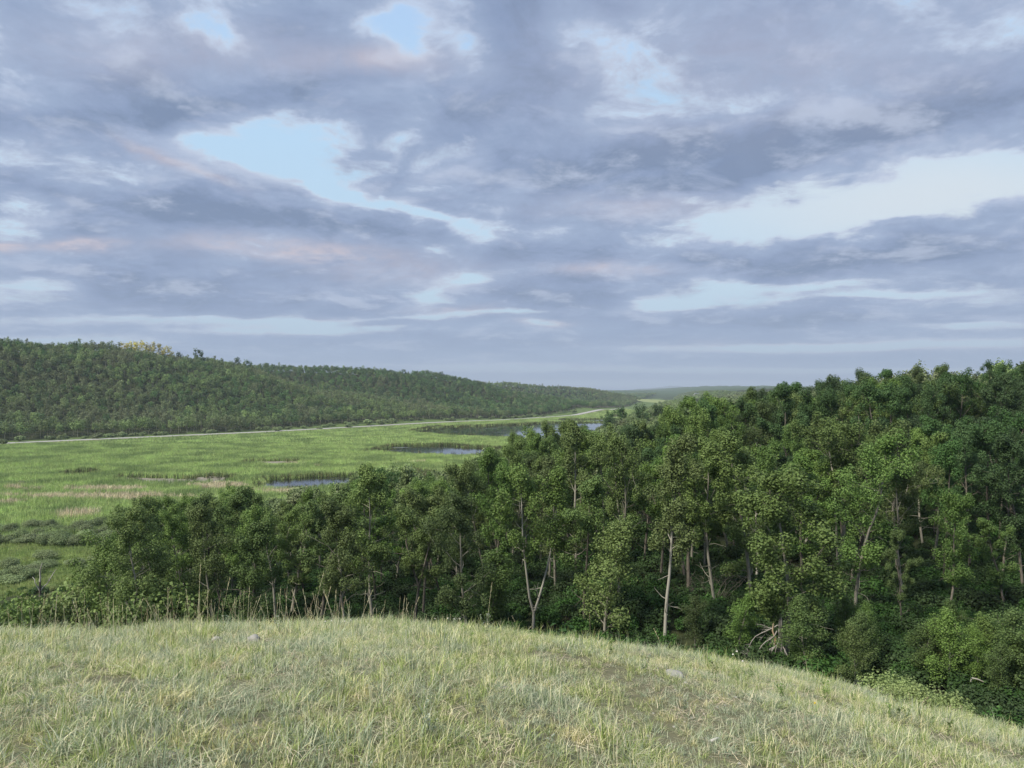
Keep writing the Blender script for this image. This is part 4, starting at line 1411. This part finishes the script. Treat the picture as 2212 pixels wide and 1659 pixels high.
rs = np.random.RandomState(21)
for px, D, ytop, lb in ((430, 9.0, 1213, 'tallest dry seed stalk standing on the left crest of the hilltop'), (480, 9.4, 1236, 'second tallest dry stalk, leaning right of the tallest one'),
                        (675, 9.4, 1240, 'tall dry stalk with a drooping nodding head above the crest'), (1052, 9.5, 1255, 'lone leaning dry stalk in front of the forked aspen'),
                        (885, 9.3, 1280, 'dry stalk standing apart right of the crest stalk clump')):
    x, y, z = place(px, D)
    s = (CAMZ + (HY - ytop) / F2 * y - z) / .6
    stalk(x, y, s, lb, None, rs.randint(10), rs.uniform(0, 6))
for i in range(215):
    px = rs.choice([rs.uniform(30, 900), rs.normal(640, 90), rs.normal(290, 120), rs.uniform(900, 1500)], p=[.45, .25, .25, .05])
    D = rs.uniform(7.2, 10.2)
    x, y, z = place(px, D)
    stalk(x, y, rs.choice([rs.uniform(.30, .60), rs.uniform(.5, .9)]) * (1.1 if px < 900 else .8), 'thin dry seed stalk among the many along the hilltop crest', 'dry seed stalks along the hilltop crest', rs.randint(10), rs.uniform(0, 6))
for i in range(50):
    px = rs.uniform(0, 2212); D = rs.uniform(3.6, 7.0)
    x, y, z = place(px, D)
    stalk(x, y, rs.uniform(.35, .6), 'short straw stalk standing in the near hilltop grass below the crest', 'straw stalks in the near hilltop grass', rs.randint(10), rs.uniform(0, 6))


# leafy forbs at the crest (broad leaves) and sage
def forb(seed, mat, h=.22, n=36, leaf=.035, spread=.05):
    rs = np.random.RandomState(seed)
    g = Geo(); st = Geo()
    for q_ in range(3):
        a = rs.uniform(0, 6.28)
        P = np.stack([np.cos(a) * spread * np.linspace(0, 1, 5), np.sin(a) * spread * np.linspace(0, 1, 5), h * np.linspace(-.1, 1, 5) * rs.uniform(.8, 1)], 1)
        st.tube(P, np.linspace(.003, .0015, 5), 4)
        t_ = rs.uniform(.15, 1, n // 3)
        C = np.stack([np.interp(t_, np.linspace(0, 1, 5), P[:, k]) for k in range(3)], 1)
        az = rs.uniform(0, 6.28, n // 3)
        D = np.stack([np.cos(az), np.sin(az), .5 + 0 * az], 1)
        g.leaves(C + D * leaf * .5, np.stack([-np.cos(az) * .6, -np.sin(az) * .6, 1 + 0 * az], 1) + rs.normal(0, .2, (n // 3, 3)), leaf * rs.uniform(.8, 1.3, n // 3), rs, .5)
    return st.mesh('stem', M['stem_green']), g.mesh('foliage', M[mat])


FB = [forb(950 + i, 'yellow_leaf') for i in range(3)]
SG = [forb(960 + i, 'sage_leaf', .20, 60, .022, .06) for i in range(3)]


def plant(me2, px, D, s, lab, name, cat, group=None):
    x, y, z = place(px, D)
    root = bpy.data.objects.new(name, None); COL.objects.link(root)
    root.location = (x, y, z); root.scale = (s, s, s); root.rotation_euler = (0, 0, px)
    tag(root, lab, cat, group)
    link('stem', me2[0], root); link('foliage', me2[1], root)


for k, (px, D, s, lb) in enumerate([(1052, 8.6, 1.3, 'pale grey-green leafy plant on the crest before the forked aspen'), (610, 8.4, 1.3, 'grey-green leafy plant at the crest behind the white rock'), (480, 8.6, 1.2, 'silvery leafy plant on the crest left of the white rock'),
                                    (1330, 3.1, 1.1, 'silver sage plant at the bottom edge of the photo, centre right'), (835, 3.3, 1.0, 'small silver sage plant at the bottom edge, left of centre'), (930, 4.4, .9, 'pale sage stems in the middle of the grass'),
                                    (1390, 6.8, .9, 'small grey sage beside the bare gravelly patch')]):
    plant(SG[k % 3], px, D, s, lb, 'sage_plant', 'plant')
rs = np.random.RandomState(31)
for k in range(44):
    px = rs.choice([rs.uniform(1600, 2212), rs.uniform(1200, 1700), rs.uniform(500, 1100)], p=[.5, .3, .2])
    D = (8.6 - 1.9 * max(0, (px - 1100) / 1100)) * rs.uniform(.90, 1.08)
    plant(FB[k % 3], px, D, rs.uniform(.4, .8), 'low broad-leaved green plant near the edge of the hilltop grass', 'leafy_plant', 'plant', 'broad-leaved plants near the hilltop edge')
for k in range(26):
    px = rs.uniform(0, 2212); D = rs.uniform(3.2, 6.5)
    plant(SG[k % 3], px, D, rs.uniform(.4, .7), 'small pale sage sprig hidden low in the hilltop grass', 'sage_plant', 'plant', 'pale sage sprigs low in the grass')

# flowers at the crest
def flower(px, D, h, col, lab, group=None):
    x, y, z = place(px, D)
    root = bpy.data.objects.new('wild_flower', None); COL.objects.link(root)
    root.location = (x, y, z); tag(root, lab, 'flower', group)
    g = Geo(); g.tube([(0, 0, -.02), (.01, 0, h * .6), (0, .01, h)], [.002, .002, .0015], 4)
    link('stem', g.mesh('stem', M['stem_green']), root)
    r3 = np.random.RandomState(int(px))
    g = Geo()
    n = 22
    dv = r3.normal(size=(n, 3)); dv /= np.linalg.norm(dv, axis=1)[:, None]
    g.leaves(np.array([0, .01, h]) + dv * .007, dv, .011, r3)
    link('petals', g.mesh('petals', M[col]), root)


for k, (px, D, h, lb) in enumerate([(1582, 7.2, .30, 'white flower head left of the pair by the broken trunk'), (1590, 7.15, .34, 'tallest white flower head by the broken trunk'), (1603, 7.1, .26, 'small white flower head right of the tallest one')]):
    flower(px, D, h, 'petal', lb)
for k in range(8):
    flower(940 + 9 * k + (k % 3) * 5 - (250 if k % 2 else 0), 9.0 + .1 * (k % 4), .16, 'petal', 'tiny cream flower among the crest grass near the stalk clump', 'cream flowers in the crest grass')
for px, D, lb in ((1758, 5.9, 'small yellow flower in the grass at the right'),):
    flower(px, D, .12, 'petal_yellow', lb)


# stones and sticks
def stone(px, D, s, lab, mat='stone', sc3=(1, 1, .5), name='stone', group=None, lift=.2):
    x, y, z = place(px, D)
    r3 = np.random.RandomState(int(px * 7 + D * 31) % 9999)
    bm = bmesh.new()
    bmesh.ops.create_icosphere(bm, subdivisions=3, radius=1)
    k = r3.normal(0, 1, (5, 3))
    for v in bm.verts:
        f = 1 + sum(.09 * math.sin(v.co.dot(Vector(q_)) * 2.2 + i) for i, q_ in enumerate(k))
        v.co = Vector((v.co.x * sc3[0], v.co.y * sc3[1], v.co.z * sc3[2])) * f * s
    me = bpy.data.meshes.new(name); bm.to_mesh(me); bm.free()
    for p_ in me.polygons: p_.use_smooth = True
    me.materials.append(M[mat])
    o = link(name, me, None, (x, y, z + s * lift))
    o.rotation_euler = (0, 0, r3.uniform(0, 6))
    tag(o, lab, 'stone' if name == 'stone' else 'stick', group)


stone(552, 7.6, .07, 'whitish rock half hidden in the grass near the left crest', lift=.5)
stone(470, 7.9, .05, 'smaller pale rock left of the whitish rock near the crest', lift=.5)
stone(345, 4.1, .035, 'flat grey stone in a thin patch of grass at the left')
stone(372, 3.75, .03, 'second flat grey stone just below the first in the thin patch at the left')
stone(1455, 6.9, .10, 'flat pale rock slab at the bare gravelly patch near the crest', sc3=(1.5, .8, .16), lift=.1)
stone(1090, 5.6, .03, 'small white stone in the grass below the forked aspen', lift=1)
stone(1105, 3.75, .045, 'grey stone near the bottom edge, centre')
stone(1540, 5.0, .055, 'bleached white stick lying on the ground at the right of the centre', 'bone', (1.0, .22, .18), 'stick', lift=.6)
rs = np.random.RandomState(41)
for k in range(60):
    px = rs.uniform(1380, 1900); D = rs.uniform(4.4, 7.6)
    stone(px, D, rs.uniform(.006, .014), 'small pebble scattered on the bare gravelly ground at the right', group='pebbles on the bare gravelly ground', lift=.3)

# ------------------------------------------------------------------ dead wood
def dead(name, lab, px, D=None, ybase=None, build=None, mats=('dead_wood',), cat='dead tree'):
    x, y, z = place(px, D) if D else place_base(px, ybase)
    root = bpy.data.objects.new(name, None); COL.objects.link(root)
    root.location = (x, y, z); tag(root, lab, cat)
    for nmz, me in build():
        link(nmz, me, root)
    return root


def wander(rs, p, d, L, n, w, up=0):
    P = [np.array(p, float)]; d = np.array(d, float)
    for _ in range(n):
        d = d + rs.normal(0, w, 3) + np.array([0, 0, up]); d /= np.linalg.norm(d)
        P.append(P[-1] + d * L / n)
    return np.array(P)


def twigs(g, rs, B, depth, L, r):
    for _ in range(4):
        i = rs.randint(1, len(B) - 1)
        d = (B[i + 1] - B[i]); d = d / np.linalg.norm(d) + rs.normal(0, .55, 3)
        C = wander(rs, B[i], d, L * rs.uniform(.35, .7), 5, .22)
        g.tube(C, np.linspace(r, r * .3, len(C)), 4)
        if depth:
            twigs(g, rs, C, depth - 1, L * .5, r * .5)


def broken():
    rs = np.random.RandomState(3)
    g = Geo()
    P = wander(rs, (0, 0, -.5), (.0, 0, 1), 3.0, 6, .03)
    g.tube(P, [.20, .17, .155, .145, .14, .12, .05], 9)
    for k in range(5):   # splinters
        a = k * 1.3
        g.tube([P[-2] + np.array([.08 * math.cos(a), .08 * math.sin(a), -.3]), P[-1] + np.array([.07 * math.cos(a), .07 * math.sin(a), rs.uniform(-.1, .5)])], [.05, .006], 5)
    yield 'trunk', g.mesh('trunk', M['charred'], True)
    g = Geo()
    g.tube([(-.25, -.1, 1.4), (-.42, -.1, 1.9), (-.38, -.1, 2.3)], [.05, .045, .02], 6)
    g.tube([(-.32, -.1, 1.2), (-.26, -.1, 1.6)], [.06, .05], 6)
    yield 'broken_wood', g.mesh('broken_wood', M['orange_wood'], True)
    g = Geo()
    # the fallen top: limbs arching down to the left
    for (p, d, L, up) in (((-.15, -.1, 2.2), (-.6, -.1, -.2), 2.6, -.16), ((-.2, -.1, 1.9), (-.5, -.3, -.7), 2.2, -.05), ((-.1, -.15, 1.6), (-.25, -.4, -.8), 1.7, -.02), ((-.3, -.1, 1.1), (-.8, .1, -.5), 2.3, .0), ((.1, -.1, 1.1), (.4, -.3, -.6), 1.2, 0),
                          ((-.2, -.2, .6), (-.9, -.2, .05), 2.2, .03), ((-.1, -.2, 1.3), (-.7, -.3, -.3), 2.0, -.06), ((-.2, -.1, .3), (-.8, -.4, .3), 1.8, .0)):
        B = wander(rs, p, d, L, 8, .2, up)
        g.tube(B, np.linspace(.030, .010, len(B)), 6)
        twigs(g, rs, B, 2, 1.3, .015)
    yield 'branch', g.mesh('branch', M['dead_wood'], True)


dead('broken_tree', 'broken charred trunk with its grey fallen branches, just beyond the grass edge', 1683, ybase=1440, build=broken)


def snag():
    rs = np.random.RandomState(8)
    g = Geo()
    P = wander(rs, (0, 0, -.4), (0, 0, 1), 5.2, 7, .06)
    g.tube(P, np.linspace(.17, .07, len(P)), 8)
    yield 'trunk', g.mesh('trunk', M['grey_bark'], True)
    g = Geo()
    B = wander(rs, P[-1], (.25, 0, .9), 1.5, 5, .15); g.tube(B, np.linspace(.065, .02, 6), 6)
    B = wander(rs, P[-2], (-.3, .1, .7), 1.3, 5, .2, .05); g.tube(B, np.linspace(.055, .02, 6), 6)
    B = wander(rs, P[-2], (.6, .1, .6), 1.9, 5, .2, .1); g.tube(B, np.linspace(.055, .015, 6), 6)
    twigs(g, rs, B, 0, 1.0, .018)
    B = wander(rs, P[4], (.9, .1, .3), 1.8, 5, .2); g.tube(B, np.linspace(.035, .012, 6), 5)
    B = wander(rs, P[3], (-.9, .1, .3), 1.5, 5, .2); g.tube(B, np.linspace(.035, .012, 6), 5)
    yield 'branch', g.mesh('branch', M['white_wood'], True)


dead('dead_snag', 'bare dead snag with white forked tips at the left edge of the wood', 88, D=56, build=snag)


def log():
    rs = np.random.RandomState(12)
    g = Geo()
    B = wander(rs, (-.8, 0, .75), (1, 0, -.22), 2.0, 8, .12); g.tube(B, np.linspace(.035, .012, 9), 6)
    g.tube([(-.8, 0, .75), (-.86, .05, .4), (-.84, .1, 0), (-.9, .1, -.3)], [.03, .028, .026, .02], 5)
    twigs(g, rs, B, 0, .7, .010)
    yield 'branch', g.mesh('branch', M['white_wood'], True)


dead('fallen_branch', 'white fallen branch lying in the ravine brush at the far right', 2135, ybase=1500, build=log, cat='branch')
# bare lilac-brown thorn thickets in the wood
TH = []
for i in range(2):
    r3 = np.random.RandomState(50 + i); g = Geo()
    for k in range(16):
        a = r3.uniform(0, 6.28)
        B = wander(r3, (.2 * math.cos(a), .2 * math.sin(a), -.1), (math.cos(a) * .5, math.sin(a) * .5, .9), r3.uniform(1.8, 3.0), 6, .16)
        g.tube(B, np.linspace(.02, .005, 7), 3); twigs(g, r3, B, 1, .9, .008)
    TH.append(g.mesh('bare_shrub', M['grey_bark']))
for k, (px, D, s, lb) in enumerate([(1530, 50, 1.3, 'bare brown leafless shrub in front of the half-dead white-barked aspen'), (500, 44, 1.0, 'bare twiggy shrub behind the crest stalks at the left'), (1790, 44, 1.1, 'bare brown shrub right of the broad bright tree'), (930, 36, .9, 'bare twiggy shrub just beyond the crest left of the forked aspen')]):
    x, y, z = place(px, D)
    o = link('bare_shrub', TH[k % 2], None, (x, y, z)); o.scale = (s, s, s)
    tag(o, lb, 'shrub')

# ------------------------------------------------------------------ far farmhouse and shed
def house(px, D, zoff, w, dpt, h, lab, name, rz=.3):
    x, y, z = place(px, D)
    root = bpy.data.objects.new(name, None); COL.objects.link(root)
    root.location = (x, y, z + zoff); root.rotation_euler = (0, 0, rz); tag(root, lab, 'house' if 'house' in name else 'shed')
    g = Geo(); g.box(-w / 2, w / 2, -dpt / 2, dpt / 2, -3, h)
    g.add([(-w / 2, -dpt / 2, h), (-w / 2, dpt / 2, h), (-w / 2, 0, h + dpt * .28), (w / 2, -dpt / 2, h), (w / 2, dpt / 2, h), (w / 2, 0, h + dpt * .28)], None, [(0, 2, 1), (3, 4, 5)])
    link('wall', g.mesh('wall', M['wall_white']), root)
    g = Geo(); e = .5; t_ = .15
    for sg in (-1, 1):
        g.add([(-w / 2 - e, sg * (dpt / 2 + e), h - .25), (w / 2 + e, sg * (dpt / 2 + e), h - .25), (w / 2 + e, 0, h + dpt * .28 + .05), (-w / 2 - e, 0, h + dpt * .28 + .05),
               (-w / 2 - e, sg * (dpt / 2 + e), h - .25 + t_), (w / 2 + e, sg * (dpt / 2 + e), h - .25 + t_), (w / 2 + e, 0, h + dpt * .28 + .05 + t_), (-w / 2 - e, 0, h + dpt * .28 + .05 + t_)],
              [(0, 1, 2, 3), (4, 5, 6, 7), (0, 1, 5, 4), (2, 3, 7, 6), (0, 3, 7, 4), (1, 2, 6, 5)])
    link('roof', g.mesh('roof', M['roof_grey']), root)
    for xx in (-w * .3, w * .05, w * .32):
        g = Geo(); g.box(xx - .9, xx + .9, -dpt / 2 - .06, -dpt / 2 - .02, 1.0, 2.4)
        link('window', g.mesh('window', M['glass_dark']), root)


house(1511, 1480, 2.0, 22, 10, 4, 'tiny white farmhouse on the distant plateau at the valley end', 'farmhouse')
house(1524, 1490, 1.0, 9, 7, 3, 'tiny pale shed just right of the distant farmhouse', 'farm_shed', .1)
house(1395, 420, 1.0, 9, 6, 3.2, 'small white roofed cabin half hidden by cottonwoods at the marsh bank', 'cabin_house', -.4)

# ------------------------------------------------------------------ evening air
g = Geo(); g.box(-9000, 9000, -60, 17500, -3, 420)
hz_m = bpy.data.materials.new('haze'); hz_m.use_nodes = True
t = NT(hz_m.node_tree); t.n.clear()
out = t.new('ShaderNodeOutputMaterial'); pv = t.new('ShaderNodeVolumePrincipled')
pv.inputs['Color'].default_value = (.72, .84, 1.0, 1)
pv.inputs['Density'].default_value = .00012
t.l.new(pv.outputs[0], out.inputs['Volume'])
hz_m.cycles.homogeneous_volume = True if hasattr(hz_m.cycles, 'homogeneous_volume') else None
tag(link('haze', g.mesh('haze', hz_m)), label='thin evening haze over the whole valley', kind='stuff')
